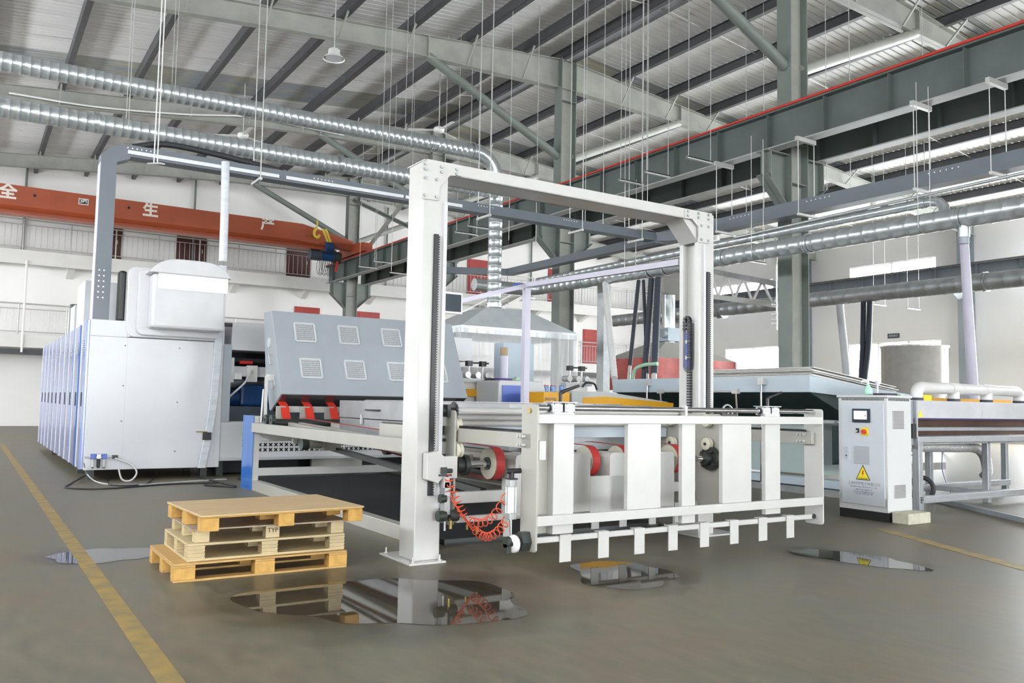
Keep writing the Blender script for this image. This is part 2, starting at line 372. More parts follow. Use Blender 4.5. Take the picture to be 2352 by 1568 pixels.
# side walls
wr = struct('wall_right', (XR, 20, 0), 'white right wall with bright windows', 'wall')
# wall pieces round the window and door openings (y0, y1, z0, z1)
OPEN = [(25.2, 30.4, 8.9, 9.72), (25.0, 30.5, 0, 5.25), (35.3, 40.0, 3.3, 5.4), (36.0, 42.0, 8.8, 9.72)] + [(y_, y_ + 6.6, z_, z_ + 4.4) for y_, z_ in ((-.6, 5.9), (6.6, .8), (6.6, 5.9), (13.8, .8), (13.8, 5.9))]  # openings appended by the loop are added to brighten the hall with daylight
def pierced_wall(root, x, holes, ztop, out):                 # wall in a plane x = const with cut openings (y0, y1, z0, z1)
    ys = sorted(set([YF, YW] + [v for o_ in holes for v in o_[:2]])); zs = sorted(set([0, ztop] + [v for o_ in holes for v in o_[2:]])); m = MB()
    for y0, y1 in zip(ys, ys[1:]):
        for z0, z1 in zip(zs, zs[1:]):
            if not any(o_[0] <= (y0 + y1) / 2 <= o_[1] and o_[2] <= (z0 + z1) / 2 <= o_[3] for o_ in holes): m.box(x, x + out * .3, y0, y1, z0, z1)
    m.build('wall_face', 'wall_paint', root)
WN = [0]
def glaze(x, holes, out, lb):
    for (y0, y1, z0, z1) in holes:
        WN[0] += 1
        wn = struct('door_%d' % WN[0] if z0 == 0 else 'window_%d' % WN[0], (x + out * .1, (y0 + y1) / 2, z0), lb, 'window')
        MB().box(x + out * .16, x + out * .17, y0, y1, z0, z1).build('pane', 'window_glass', wn)
        portal((x + out * .14, (y0 + y1) / 2, (z0 + z1) / 2), (-out, 0, 0), y1 - y0, z1 - z0)
        f = MB(); xa, xb = sorted((x + out * .05, x + out * .15)); f.box(xa, xb, y0, y1, z1 - .06, z1); f.box(xa, xb, y0, y1, z0, z0 + .06)
        n = 2 if z0 > 0 else 3
        for k in range(n + 1): y = y0 + (y1 - y0) * k / n; f.box(xa, xb, y - .03, y + .03, z0, z1)
        f.build('window_frame', 'lamp_white', wn)
pierced_wall(wr, XR, OPEN, 13, 1)
glaze(XR, OPEN, 1, 'seen or added daylight opening in the right wall')
wf = struct('wall_front', (15, YF, 0), 'white front wall with unseen gateways added for daylight', 'wall')
added_gates = [(-6.0, 5.0, 7.5), (16, 22, 6.0), (32, 42, 7.0)]; m = MB()  # gateways added behind the camera, sized to let in fill daylight
xs = [XL] + [v for g_ in added_gates for v in g_[:2]] + [XR]
for a, b in zip(xs[0::2], xs[1::2]): m.box(a, b, YF - .3, YF, 0, 13.6)
for a, b, h in added_gates: m.box(a, b, YF - .3, YF, h, 13.6); portal(((a + b) / 2, YF - .1, h / 2), (0, 1, 0), b - a, h)
m.build('wall_face', 'wall_paint', wf)
wl = struct('wall_left', (XL, 20, 0), 'white left wall', 'wall')
LOPEN_ADDED = [(y_, y_ + 7.4, z_, z_ + h_) for y_, z_, h_ in ((27.0, 1.0, 1.2), (27.0, 6.0, 1.6), (35.4, 6.0, 1.6), (18.6, 6.0, 1.2), (10.2, 6.0, 1.2), (1.8, 6.0, 1.5), (-6.6, 6.0, 1.7), (-15, 6.0, 1.6))]  # unseen left windows, added and sized to brighten back wall and left faces
pierced_wall(wl, XL, LOPEN_ADDED, 12, -1)
glaze(XL, LOPEN_ADDED, -1, 'unseen window added in the left wall for fill daylight')
# ---- roof: corrugated sheets laid down the slope, purlins, rafters
ce = struct('ceiling', (RX, 20, ZR), 'corrugated metal roof on dark purlins', 'ceiling')
SH = .36
def sheet(x0, x1, y0, wid, m, nrib=4):
    b = MB(); prof = []; p = wid / nrib
    for k in range(nrib): prof += [(k * p, 0), (k * p + p * .74, 0), (k * p + p * .80, .035), (k * p + p * .94, .035)]
    prof.append((wid, 0)); n = len(prof); vs = []
    for x in (x0, x1):
        for yy, h in prof: vs.append((x, y0 + yy, roofz(x) + SH + h))
    b.add(vs, [(i, i + 1, n + i + 1, n + i) if x1 > x0 else (i + 1, i, n + i, n + i + 1) for i in range(n - 1)])
    return b
NP = 80
src = {}
for side in (-1, 1):
    xa, xb = (XL, RX - .12) if side < 0 else (RX + .12, XR)
    for k in range(NP):
        sk = k in ((50, 51, 64, 65, 38) if side < 0 else (47, 48, 57, 58, 39, 40, 66, 67))
        key = (side, sk)
        y0 = YF + k
        if key not in src:
            src[key] = (sheet(xa, xb, y0, 1.0, 'roof_sheet').build('skylight_panel' if sk else 'roof_panel', 'skylight_sheet' if sk else 'roof_sheet', ce), y0)
        else: share(src[key][0], 'skylight_panel' if sk else 'roof_panel', ce, (0, y0 - src[key][1], 0))
MB().bar((RX, YF, ZR + .5), (RX, YW, ZR + .5), .9, .03).build('ridge_cap', 'roof_sheet', ce)
PX = [16.74, 17.30] + [15.15 - 2.16 * k for k in range(11)] + [19.45 + 2.16 * k for k in range(11)]
for x in PX:
    z = roofz(x); b = MB(); sg = 1 if x < RX else -1
    b.box(x - .012, x + .012, YF, YW, z, z + .35); b.box(x - .012 if sg > 0 else x - .15, x + .15 if sg > 0 else x + .012, YF, YW, z - .008, z + .012)
    b.box(x - .012 if sg > 0 else x - .09, x + .09 if sg > 0 else x + .012, YF, YW, z + .335, z + .35)
    b.build('purlin', 'purlin_grey', ce)
# sag rods between purlins
rods = MB()
for y in (9.0, 18.4, 28, 37.5):
    for x0, x1 in zip(sorted(PX), sorted(PX)[1:]): rods.tube([(x0, y, roofz(x0) + .05), (x1, y + .25, roofz(x1) + .19)], .012, 5, cap=False)
rods.build('sag_rods', 'wire', ce)
FN = ['nearest', 'near', 'middle', 'far', 'farthest']
LAB_R = ['pale steel roof rafter above the right edge of the runway', 'pale steel rafter meeting the column behind the big runway brace', 'large pale steel rafter crossing the upper middle of the roof', 'grey steel rafter behind the two round ducts', 'grey steel rafter in front of the back wall above the orange crane']
def rafter(i, y):
    root = thing('roof_rafter', LAB_R[i], 'roof beam', (RX, y, ZR - 1), 'portal frame rafters')
    def depth(x): d = abs(x - RX); return max(.58, 1.04 - .062 * d)
    for sgn, name in ((-1, 'left_arm'), (1, 'right_arm')):
        b = MB(); X0, X1 = RX, (XL if sgn < 0 else XR); n = 8; xs = [X0 + (X1 - X0) * k / n for k in range(n + 1)]
        for xa, xb in zip(xs, xs[1:]):
            za, zb, da, db = roofz(xa), roofz(xb), depth(xa), depth(xb)
            for off, wd in ((0, .28), (1, .28)):
                ta, tb = (za - .02, zb - .02) if off == 0 else (za - da, zb - db)
                b.prism([(xa, y - wd / 2, ta), (xb, y - wd / 2, tb), (xb, y - wd / 2, tb + .022), (xa, y - wd / 2, ta + .022)], (0, wd, 0))
            b.prism([(xa, y - .01, za - da), (xb, y - .01, zb - db), (xb, y - .01, zb), (xa, y - .01, za)], (0, .02, 0))
        b.build('rafter_arm', 'steel_pale', root)
    for x in (RX - 5.4, RX + 5.4):
        MB().box(x - .02, x + .02, y - .135, y + .135, roofz(x) - depth(x), roofz(x)).build('stiffener', 'steel_pale', root)
    for x in PX:
        if abs(x - RX) < 1: continue
        sg = 1 if x < RX else -1
        z = roofz(x); xx = x + sg * .0
        MB().bar((x, y - .75, z + .02), (x, y - .1, z - depth(x) + .04), .05, .05).build('fly_brace', 'steel_pale', root)
        
for i, y in enumerate(FY): rafter(i, y)
LAB_C = ['tall green grey steel column at the right edge', 'tall green grey steel column with the runway bracket, right of the gantry', 'green grey steel column behind the middle of the gantry', 'steel column hidden behind the left gantry post', 'steel column behind the crane hoist']
def column(i, y):
    root = thing('steel_column', LAB_C[i], 'column', (RX, y, 0), 'columns carrying the crane runways')
    top = ZR - .9
    for x0, x1 in ((RX - .32, RX - .295), (RX + .295, RX + .32)): MB().box(x0, x1, y - .21, y + .21, 0, top + .9).build('flange', 'steel_green', root)
    MB().box(RX - .295, RX + .295, y - .012, y + .012, 0, top + .9).build('web', 'steel_pale', root)
    for z in (7.0, 8.0, top - .6): MB().box(RX - .295, RX + .295, y - .2, y + .2, z, z + .02).build('stiffener', 'steel_green', root)
    for sg in (-1, 1):                                       # runway brackets
        x0, x1 = RX + sg * .32, RX + sg * 1.15; b = MB()
        b.prism([(x0, y - .012, 6.35), (x1, y - .012, 7.1), (x1, y - .012, 7.68), (x0, y - .012, 7.68)], (0, .024, 0))
        b.prism([(x0, y - .17, 6.35), (x1, y - .17, 7.1), (x1, y - .17, 7.12), (x0, y - .17, 6.38)], (0, .34, 0))
        b.box(min(x0, x1), max(x0, x1), y - .17, y + .17, 7.68, 7.71); b.box(x1 - sg * .18, x1 - sg * .15, y - .16, y + .16, 7.0, 7.68)
        b.build('runway_bracket', 'steel_green', root)
    for sg in (-1, 1):                                       # knee braces to the rafter
        xt = RX + sg * 5.4
        MB().tube([(RX + sg * .3, y, 10.0), (xt, y, roofz(xt) - .62)], .14, 14).build('knee_brace', 'steel_green' if sg < 0 else 'steel_pale', root)
    return root
COLS = [column(i, y) for i, y in enumerate(FY)]
# X bracing between the two farthest columns, fixed to the farthest one
for i, (za, zb) in enumerate([(12.2, 8.75), (8.75, 12.3)]):
    xo = RX + (.1 if i else -.1); sg = 1 if i else -1; b = MB(); b.bar((xo, 42.19, za), (xo, 33.02, zb), .02, .2); b.bar((xo + sg * .08, 42.19, za), (xo + sg * .08, 33.02, zb), .16, .02)
    b.build('cross_brace', 'steel_pale' if i else 'steel_green', COLS[4])
# crane runways either side of the column row
for sg, lb in ((-1, 'green steel crane runway beam topped with a red rail'), (1, 'dark green crane runway beam behind the column row')):
    x = RX + sg * .92; root = thing('crane_runway', lb, 'beam', (x, 20, 7.7))
    b = MB(); b.box(x - .011, x + .011, YF, 43.2, 7.74, 8.56); b.build('web', 'runway_green', root)
    MB().box(x - .17, x + .17, YF, 43.2, 7.71, 7.74).build('bottom_flange', 'flange_light', root)
    MB().box(x - .19, x + .19, YF, 43.2, 8.56, 8.60).build('top_flange', 'runway_green', root)
    MB().box(x - .05, x + .05, YF, 43.2, 8.60, 8.68).build('rail', 'rail_red' if sg < 0 else 'runway_green', root)
    if sg < 0:
        MB().cyl((x - .2, YF, 8.63), (x - .2, 43.2, 8.63), .032, 8).build('power_rail', 'rail_red', root)
        for k in range(26): MB().box(x - .2, x - .12, -16 + 2.3 * k, -16 + 2.3 * k + .12, 8.60, 8.67).build('rail_clip', 'black_plastic', root)
    y = -.9
    while y < 43:
        MB().box(x - .16, x + .16, y - .008, y + .008, 7.74, 8.56).build('stiffener', 'runway_green', root); y += 1.6
# runway and columns on the right wall
x = XR - 1.3; ZQ = 7.85
root = thing('crane_runway', 'grey crane runway beam running along the right wall', 'beam', (x, 20, ZQ))
MB().box(x - .012, x + .012, YF, YW - 1.6, ZQ + .04, ZQ + .92).build('web', 'tray_grey', root)
MB().box(x - .2, x + .2, YF, YW - 1.6, ZQ, ZQ + .04).build('bottom_flange', 'flange_light', root)
MB().box(x - .2, x + .2, YF, YW - 1.6, ZQ + .92, ZQ + .96).build('top_flange', 'tray_grey', root)
MB().box(x - .05, x + .05, YF, YW - 1.6, ZQ + .96, ZQ + 1.05).build('rail', 'mud_brown', root)
for k in range(24): MB().box(x - .18, x + .18, -5 + 2.1 * k, -5 + 2.1 * k + .02, ZQ + .04, ZQ + .92).build('stiffener', 'tray_grey', root)
for i, (y, lb) in enumerate([(23.4, 'grey steel column against the right wall behind the white pipe'), (33.3, 'grey steel column against the right wall beside the high window'), (11.0, 'grey steel column on the right wall, nearest'), (43.0, 'grey steel column on the right wall in the far corner')]):
    root = thing('steel_column', lb, 'column', (XR - .35, y, 0), 'right wall columns'); b = MB()
    b.box(XR - .75, XR - .72, y - .25, y + .25, 0, 11.0); b.box(XR - .05, XR - .02, y - .25, y + .25, 0, 11.0); b.box(XR - .73, XR - .04, y - .015, y + .015, 0, 11.0); b.build('shaft', 'hood_grey', root)
    MB().prism([(XR - .75, y - .18, ZQ - .7), (XR - 1.55, y - .18, ZQ - .25), (XR - 1.55, y - .18, ZQ - .01), (XR - .75, y - .18, ZQ - .01)], (0, .36, 0)).build('runway_bracket', 'hood_grey', root)
# ---- walkway railings and doors on the back wall
def railing(z, x0, x1, lb):
    root = thing('railing', lb, 'railing', ((x0 + x1) / 2, YE, z), 'walkway railings')
    for zz, r in ((z + 1.42, .035), (z + 1.18, .02), (z + .14, .022)): MB().cyl((x0, YE, zz), (x1, YE, zz), r, 8).build('rail_bar', 'rail_steel', root)
    n = round((x1 - x0) / 1.95); b = MB()
    for k in range(n + 1):
        x = x0 + (x1 - x0) * k / n; p = MB().cyl((x, YE, z), (x, YE, z + 1.42), .032, 8).build('post', 'rail_steel', root)
        if k < n:
            for j in range(1, 8): xx = x + (x1 - x0) / n * j / 8; b.tube([(xx, YE, z + .14), (xx, YE, z + 1.18)], .013, 5, cap=False)
    b.build('balusters', 'rail_steel', root)
for (zt, zb), nm in zip(SLABS, ('lower', 'upper')):
    railing(zt + .05, -4.0, 15.5, 'grey steel railing of the %s walkway, left of the column row' % nm)
    railing(zt + .05, 18.5, 42.0, 'grey steel railing of the %s walkway, right of the column row' % nm)
DOORS = [(-.6, 'u', 1.15, 'door_brown'), (5.6, 'u', 1.2, 'door_brown'), (9.55, 'u', 1.5, 'door_brown'), (15.3, 'u', 1.35, 'door_brown'), (15.9, 'l', 1.45, 'door_red'), (19.6, 'l', 1.4, 'door_red'),
         (27.0, 'u', 1.6, 'door_red'), (36.2, 'l', 1.5, 'door_red'), (-.3, 'l', 1.0, 'door_brown'), (33.2, 'u', 1.5, 'door_red')]
for i, (x, fl_, wd, mt) in enumerate(DOORS):
    z = SLABS[0][0] if fl_ == 'l' else SLABS[1][0]
    dn = struct('door_%d' % (20 + i), (x, YW - .03, z), 'door on the back wall walkway', 'door')
    MB().box(x - wd / 2, x + wd / 2, YW - .06, YW - .001, z, z + 2.5).build('door_frame', mt, dn)
    MB().box(x - wd / 2 + .12, x + wd / 2 - .12, YW - .075, YW - .06, z + .02, z + 2.38).build('door_leaf', mt, dn)
    MB().box(x + wd / 2 - .24, x + wd / 2 - .2, YW - .12, YW - .075, z + 1.0, z + 1.2).build('door_handle', 'wire', dn)
# ================================================================== GANTRY AND HANGING FRAME
def bolts(b, pts, ax, r=.014, h=.012):
    for p in pts: b.tube([V(p), V(p) + V(ax) * h], r, 6)
    return b
PY0, PY1 = 7.14, 7.46
gan = thing('gantry_frame', 'tall white steel gantry frame standing over the conveyor end', 'gantry', (3.7, 7.3, 0))
MB().box(3.565, 3.835, PY0, PY1, .02, 3.80).build('left_post', 'white_paint', gan, .012)
b = MB(); b.box(7.22, 7.465, 7.40, PY1, .02, 3.80); b.box(7.22, 7.465, PY0, 7.21, .02, 3.80); b.box(7.30, 7.465, 7.21, 7.40, .02, 3.8)
b.box(7.22, 7.30, 7.21, 7.40, 3.68, 3.80); b.box(7.22, 7.30, 7.21, 7.40, .02, 1.9)
b.build('right_post', 'white_paint', gan)
for z, up in ((3.58, 1), (1.99, -1)):                       # rounded ends of the slot
    b = MB(); 
    for sg in (-1, 1):
        pts = [(7.221, 7.305 + sg * .096, z + up * .1), (7.221, 7.305 + sg * .096, z)] + [(7.221, 7.305 + sg * .096 * math.cos(t), z + up * .096 * math.sin(t)) for t in (.4, .8, 1.2, 1.57)] + [(7.221, 7.305, z + up * .1)]
        b.prism(pts, (.07, 0, 0))
    b.build('slot_end', 'white_paint', gan)
b = MB(); b.box(3.60, 7.44, PY0, PY0 + .012, 3.70, 3.82); b.box(3.60, 7.44, 7.50, 7.512, 3.70, 3.82); b.box(3.60, 7.44, PY0, 7.512, 3.70, 3.712)
b.build('cross_beam', 'white_paint', gan)
MB().box(3.565, 3.835, PY0, 7.5, 3.80, 3.812).build('post_cap', 'white_paint', gan)
for nm, pl in (('gusset_plate', [(969, 372), (1019, 378), (1061, 390), (1060, 404), (1034, 403), (1009, 430), (1009, 460), (969, 455)]), ('gusset_plate', [(1574, 480), (1631, 492), (1631, 559), (1605, 556), (1605, 521), (1590, 502), (1574, 501)])):
    g = MB(); g.prism([gy(x, y, 7.120) for x, y in pl], (0, .019, 0)); go = g.build(nm, 'white_paint', gan)
    bp = [(977, 376), (977, 388), (1014, 383), (1014, 395), (1049, 389), (1049, 400), (977, 408), (1003, 412), (976, 448), (1002, 452)] if pl[0][0] < 1000 else [(1580, 485), (1580, 495), (1604, 490), (1604, 500), (1627, 494), (1627, 504), (1611, 518), (1627, 521), (1611, 550), (1627, 553)]
    for x, y in bp: bolts(MB(), [gy(x, y, 7.120)], (0, -1, 0), .017, .018).build('bolt', 'galvanised_dull', go)
g = MB(); g.prism([(6.98, 7.16, 3.70), (7.22, 7.16, 3.70), (7.22, 7.16, 3.45)], (0, .29, 0)); g.build('corner_web', 'white_paint', gan)
def rack_strip(x0, x1, y, z0, z1, side):
    b = MB(); b.box(x0, x1, y, PY0, z0, z1); z = z0
    while z < z1 - .02: b.box(x1, x1 + .012 * side, y, PY0, z, z + .012); z += .024
    return b
rack_strip(3.69, 3.735, 7.115, .62, 3.10, 1).build('gear_rack', 'black_plastic', gan)
rack_strip(7.335, 7.385, 7.115, .62, 3.10, 1).build('gear_rack', 'black_plastic', gan)
for x in (3.80, 7.29): 
    MB().box(x - .018, x + .018, 7.108, PY0, .5, 3.42).build('guide_rail', 'white_plastic', gan)
    bolts(MB(), [(x, 7.108, .7 + k * .3) for k in range(9)], (0, -1, 0), .008, .003).build('rail_screws', 'vent_grey', gan)
for x0, x1, s_ in ((3.48, 3.86, 0), (7.14, 7.76, 1)):
    bo = MB().box(x0, x1, 7.05, 7.72, 0, .02).build('base_plate', 'white_paint', gan, .004)
    b = MB(); 
    for x, y in ((x0 + .05, 7.09), (x0 + .05, 7.67), (x1 - .05, 7.09), (x1 - .05, 7.67)): b.cyl((x, y, .02), (x, y, .075), .01, 8); b.cyl((x, y, .02), (x, y, .032), .02, 6)
    b.build('anchor_bolts', 'wire', bo)
# cable chain and cylinder in the slot of the right post
b = MB(); z = .6
path = [(7.19, 7.26, .62), (7.19, 7.26, 2.50)] + [(7.19, 7.26 + .035 * (1 - math.cos(t)), 2.50 + .05 * math.sin(t)) for t in (.5, 1, 1.57, 2.1, 2.7)] + [(7.19, 7.33, 2.4)]
prev = V(path[0]); seg = []
for p, q in zip(path, path[1:]):
    p, q = V(p), V(q); n = max(1, int((q - p).length / .032))
    for k in range(n): c = p.lerp(q, (k + .5) / n); d = (q - p).normalized(); b.obox(c, d * .012, V((.02, 0, 0)), d.cross(V((1, 0, 0))) * .026)
b.build('cable_chain', 'black_plastic', gan)
b = MB(); b.cyl((7.25, 7.34, 1.95), (7.25, 7.34, 2.38), .035, 14); b.build('lift_cylinder', 'panel_blue', gan)
MB().cyl((7.25, 7.34, 2.38), (7.25, 7.34, 2.5), .03, 12).build('cylinder_cap', 'vent_grey', gan)
for z in (2.06, 2.25): MB().cyl((7.25, 7.34, z), (7.25, 7.34, z + .04), .0365, 14).build('cylinder_label', 'lamp_white', gan)
# ---- lifting carriage that rides on the gantry posts
car = thing('lift_carriage', 'cream lifting carriage with red belt pulleys between the gantry posts', 'carriage', (5.5, 7.3, .3))
def plate_x(x, y0, y1, z0, z1, m='cream_paint', th=.02, nm='side_plate', par=None, r=.04):
    pts = []
    for cy, cz, a0 in ((y1 - r, z1 - r, 0), (y0 + r, z1 - r, 90), (y0 + r, z0 + r, 180), (y1 - r, z0 + r, 270)):
        for k in range(4): a = math.radians(a0 + 30 * k); pts.append((x, cy + r * math.cos(a), cz + r * math.sin(a)))
    return MB().prism(pts, (th, 0, 0)).build(nm, m, par)
sp = plate_x(3.94, 7.09, 7.53, .33, 1.42, par=car)
plate_x(7.12, 6.70, 7.70, .31, 1.42, 'cream_paint', par=car)
b = MB(); bolts(b, [(3.94, 7.30, 1.25), (3.94, 7.27, 1.13), (3.94, 7.27, .98)], (-1, 0, 0), .018, .05); b.build('bolts', 'dark_iron', sp)
for y, z, r, l in ((7.34, 1.22, .045, .06),): MB().cyl((3.94, y, z), (3.94 - l, y, z), r, 18).build('stop_knob', 'black_rubber', car)
# bearings, sprocket
fb = MB(); c = V((3.93, 7.24, 1.415)); fb.box(3.905, 3.94, 7.175, 7.305, 1.355, 1.475); fb.cyl((3.87, 7.24, 1.415), (3.94, 7.24, 1.415), .042, 16); fb.cyl((3.84, 7.24, 1.415), (3.87, 7.24, 1.415), .018, 10)
fb.build('flange_bearing', 'dark_iron', car)
sk = MB(); sk.cyl((4.0, 7.24, 1.415), (4.02, 7.24, 1.415), .075, 20)
for k in range(16): a = 2 * math.pi * k / 16; sk.obox((4.01, 7.24 + .082 * math.cos(a), 1.415 + .082 * math.sin(a)), (.008, 0, 0), (0, .008, 0), (0, 0, .008))
sk.cyl((3.96, 7.24, 1.415), (4.0, 7.24, 1.415), .03, 12); sk.build('sprocket', 'dark_iron', car)
def guide_wheel(x, y, z, r=.07):
    return MB().lathe((x, y, z), [(.018, -.03), (r * .9, -.03), (r, -.026), (r, -.008), (r * .78, 0), (r * .78, .006), (r, .012), (r, .03), (.018, .032)], 24, (1, 0, 0)).build('guide_wheel', 'wheel_ivory', car)
for x, y, z in ((4.0, 7.16, 1.28), (4.0, 7.12, 1.04), (7.06, 7.42, 1.07), (7.06, 6.85, 1.08), (7.06, 7.42, 1.34), (7.06, 6.85, 1.34)):
    wo = guide_wheel(x, y, z); MB().cyl((x - .04, y, z), (x + .06, y, z), .017, 10).build('axle', 'dark_iron', wo)
MB().prism([(3.62, 7.02, 1.02), (3.62, 7.02, .78), (3.74, 7.02, .74), (3.80, 7.02, .80), (3.82, 7.02, .9), (3.80, 7.02, .99), (3.74, 7.02, 1.04)], (0, .09, 0)).build('drive_housing', 'white_paint', car, .008)
MB().box(3.72, 3.95, 7.03, 7.11, .78, .99).build('drive_block', 'white_paint', car, .01)
# drive shaft with collars and belt pulleys
MB().cyl((3.96, 7.2, .89), (6.98, 7.2, .92), .035, 16).build('drive_shaft', 'chrome', car)
b = MB(); b.ring((4.09, 7.2, .89), (4.14, 7.2, .89), .1, .035, 22); b.ring((4.02, 7.2, .89), (4.09, 7.2, .89), .07, .035, 22); b.build('shaft_collar', 'dark_iron', car)
YB = 6.82; b = MB(); b.ring((6.97, YB, .92), (7.05, YB, .92), .07, .03, 20); b.cyl((7.05, YB, .92), (7.115, YB, .92), .13, 24); bolts(b, [(7.05, YB + .1 * math.cos(a), .92 + .1 * math.sin(a)) for a in (.6, 2.2, 3.8, 5.4)], (-1, 0, 0), .022, .03); b.build('flange_bearing', 'dark_iron', car); MB().cyl((6.86, YB, .92), (7.05, YB, .92), .035, 14).build('stub_shaft', 'chrome', car)
BELTS = []
PUL = [4.44, 5.63, 6.07, 6.85]
for x in PUL:
    p = MB().ring((x - .055, 7.2, .9), (x + .055, 7.2, .9), .155, .06, 32).build('belt_pulley', 'wheel_ivory', car)
    MB().ring((x - .075, 7.2, .9), (x + .075, 7.2, .9), .062, .034, 20).build('pulley_hub', 'dark_iron', p)
    # belt: round the pulley, then up along the rails to the hood
    n = 16; pts = [(7.2 + .163 * math.cos(a), .9 + .163 * math.sin(a)) for a in [math.radians(85 + 190 * k / n) for k in range(n + 1)]]
    top = [(13.0, 1.21)] ; bot = [(13.0, 1.05)]
    line = top + pts + bot; b = MB(); vs = []; fs = []
    for (y, z) in line: vs += [(x - .05, y, z), (x + .05, y, z)]
    for k in range(len(line) - 1): fs.append((2 * k, 2 * k + 1, 2 * k + 3, 2 * k + 2))
    b.add(vs, fs, True); BELTS.append(b)
# front covers with notches for the pulleys
b = MB()
def cover(x0, x1, z0, z1):
    r = .05; b.prism([(x0, 6.95, z0), (x1, 6.95, z0), (x1, 6.95, z1 - r), (x1 - .015, 6.95, z1 - .015), (x1 - r, 6.95, z1), (x0 + r, 6.95, z1), (x0 + .015, 6.95, z1 - .015), (x0, 6.95, z1 - r)], (0, .25, 0))
cover(4.55, 5.48, .40, 1.0)
MB().box(4.60, 5.30, 6.94, 6.95, .5, .9).build('cover_panel', 'white_paint', car)
b.build('pulley_cover', 'white_paint', car, .006)
b = MB(); cover(5.74, 5.96, .40, 1.0); cover(6.18, 6.66, .40, 1.0); b.box(5.48, 6.18, 6.95, 6.98, .38, .76); b.build('pulley_cover', 'white_paint', car, .006)
MB().box(3.96, 7.12, 7.08, 7.16, .535, .645).build('cross_bar', 'white_paint', car, .006)
MB().box(3.96, 7.12, 7.05, 7.10, .36, .42).build('lower_bar', 'white_paint', car, .006)
for x in (4.53, 5.62, 6.0, 6.42, 6.80): MB().box(x - .05, x + .05, 7.035, 7.05, .2, .42).build('hanging_tab', 'white_paint', car, .004)
# rollers across the carriage
for z, r, y in ((1.41, .036, 7.36), (1.345, .03, 7.46), (1.285, .03, 7.50)):
    MB().cyl((4.03, y, z), (7.08, y, z), r, 16).build('roller', 'white_paint', car)
MB().box(4.03, 7.1, 7.55, 7.58, 1.13, 1.25).build('end_panel', 'machine_pale', car)
hw = MB(); hw.torus((7.55, 7.0, 1.44), (0, 1, 0), .085, .012, 24); 
for k in range(3): a = 2.1 * k + .4; hw.tube([(7.55, 7.0, 1.44), (7.55 + .085 * math.cos(a), 7.0, 1.44 + .085 * math.sin(a))], .01, 6)
hw.cyl((7.55, 6.98, 1.44), (7.55, 7.1, 1.44), .02, 10); hw.build('hand_wheel', 'aluminium', car)
hb = MB(); hb.bar((7.40, 7.0, 1.40), (7.70, 7.0, 1.40), .04, .04); hb.box(7.42, 7.48, 6.96, 7.04, 1.34, 1.46); hb.build('hand_wheel_bracket', 'dark_iron', car)
# arms that carry the hanging frame
for x in (3.985, 7.60):
    ar = MB().box(x, x + .05, 5.86, 7.30, 1.12, 1.25).build('arm', 'cream_paint', car, .004)
    r_ = MB(); r_.box(x + .012, x + .038, 5.95, 7.28, 1.25, 1.262); y = 5.96
    while y < 7.27: r_.box(x + .012, x + .038, y, y + .012, 1.262, 1.274); y += .024
    r_.build('gear_rack', 'black_plastic', ar)
    for k in (0, 1, 2):
        for z in (1.15, 1.22): bolts(MB(), [(x - .001 if x < 5 else x - .001, 5.95 + .04 * k, z)], (-1, 0, 0), .012, .025).build('bolt', 'vent_grey', ar)
# valve block and hose knot beside the left post
b = MB(); b.box(3.80, 3.86, 7.0, 7.08, .45, .75); b.cyl((3.83, 7.04, .30), (3.83, 7.04, .74), .012, 8); b.build('small_cylinder', 'aluminium', car)
MB().cyl((3.76, 7.02, .60), (3.82, 7.02, .60), .04, 14).build('pivot_bearing', 'dark_iron', car); MB().cyl((3.74, 7.02, .44), (3.82, 7.02, .44), .05, 14).build('pivot_bearing', 'dark_iron', car); MB().cyl((3.86, 7.02, .44), (3.95, 7.02, .44), .055, 14).build('pivot_bearing', 'dark_iron', car)
b = MB(); b.cyl((3.87, 7.0, .32), (3.87, 7.0, .42), .016, 8); b.cyl((4.1, 6.9, .27), (4.1, 6.9, .34), .014, 8); b.cyl((4.02, 6.95, .31), (4.02, 6.95, .36), .012, 8); b.build('brass_fitting', 'brass', car)
b = MB(); b.cyl((3.80, 7.02, .955 - .1), (3.88, 7.02, .955 - .1), .022, 10); b.box(3.76, 3.82, 7.0, 7.05, .83, .89); b.box(3.74, 3.86, 6.98, 7.06, .81, .825); b.build('clevis', 'dark_iron', car)
b = MB(); b.box(3.79, 3.85, 7.0, 7.06, .70, .80); b.build('cylinder_head', 'white_paint', car)
# ---- hanging backstop frame
fr = thing('backstop_frame', 'white steel backstop frame of upright slats hung in front of the gantry', 'frame', (5.8, 5.88, .28))
for x in (3.985, 7.66): plate_x(x, 5.77, 6.0, .28, 1.495, 'white_paint' if x > 5 else 'cream_paint', .018, 'end_plate', fr, .03)
MB().box(4.0, 7.66, 5.765, 5.80, 1.335, 1.412).build('top_bar', 'white_paint', fr, .004)
MB().box(4.0, 7.66, 5.765, 5.80, .492, .574).build('bottom_bar', 'white_paint', fr, .004)
for x0, x1, z0, z1, yy, dp in ((4.185, 4.40, .41, 1.43, 5.81, .12), (4.97, 5.365, .575, 1.335, 5.775, .05), (5.665, 5.835, .41, 1.335, 5.81, .05), (6.165, 6.57, .575, 1.335, 5.775, .05), (6.815, 7.04, .43, 1.44, 5.81, .05)):
    MB().box(x0, x1, yy, yy + dp, z0, z1).build('slat', 'white_paint', fr, .004)
MB().box(4.03, 4.185, 5.90, 5.92, .41, 1.34).build('slat', 'cream_paint', fr, .003)
MB().cyl((4.0, 5.88, 1.465), (7.66, 5.88, 1.465), .024, 16).build('guide_rod', 'chrome', fr)
MB().cyl((3.975, 5.88, 1.44), (3.985, 5.88, 1.44), .022, 14).build('rod_end', 'brass', fr)
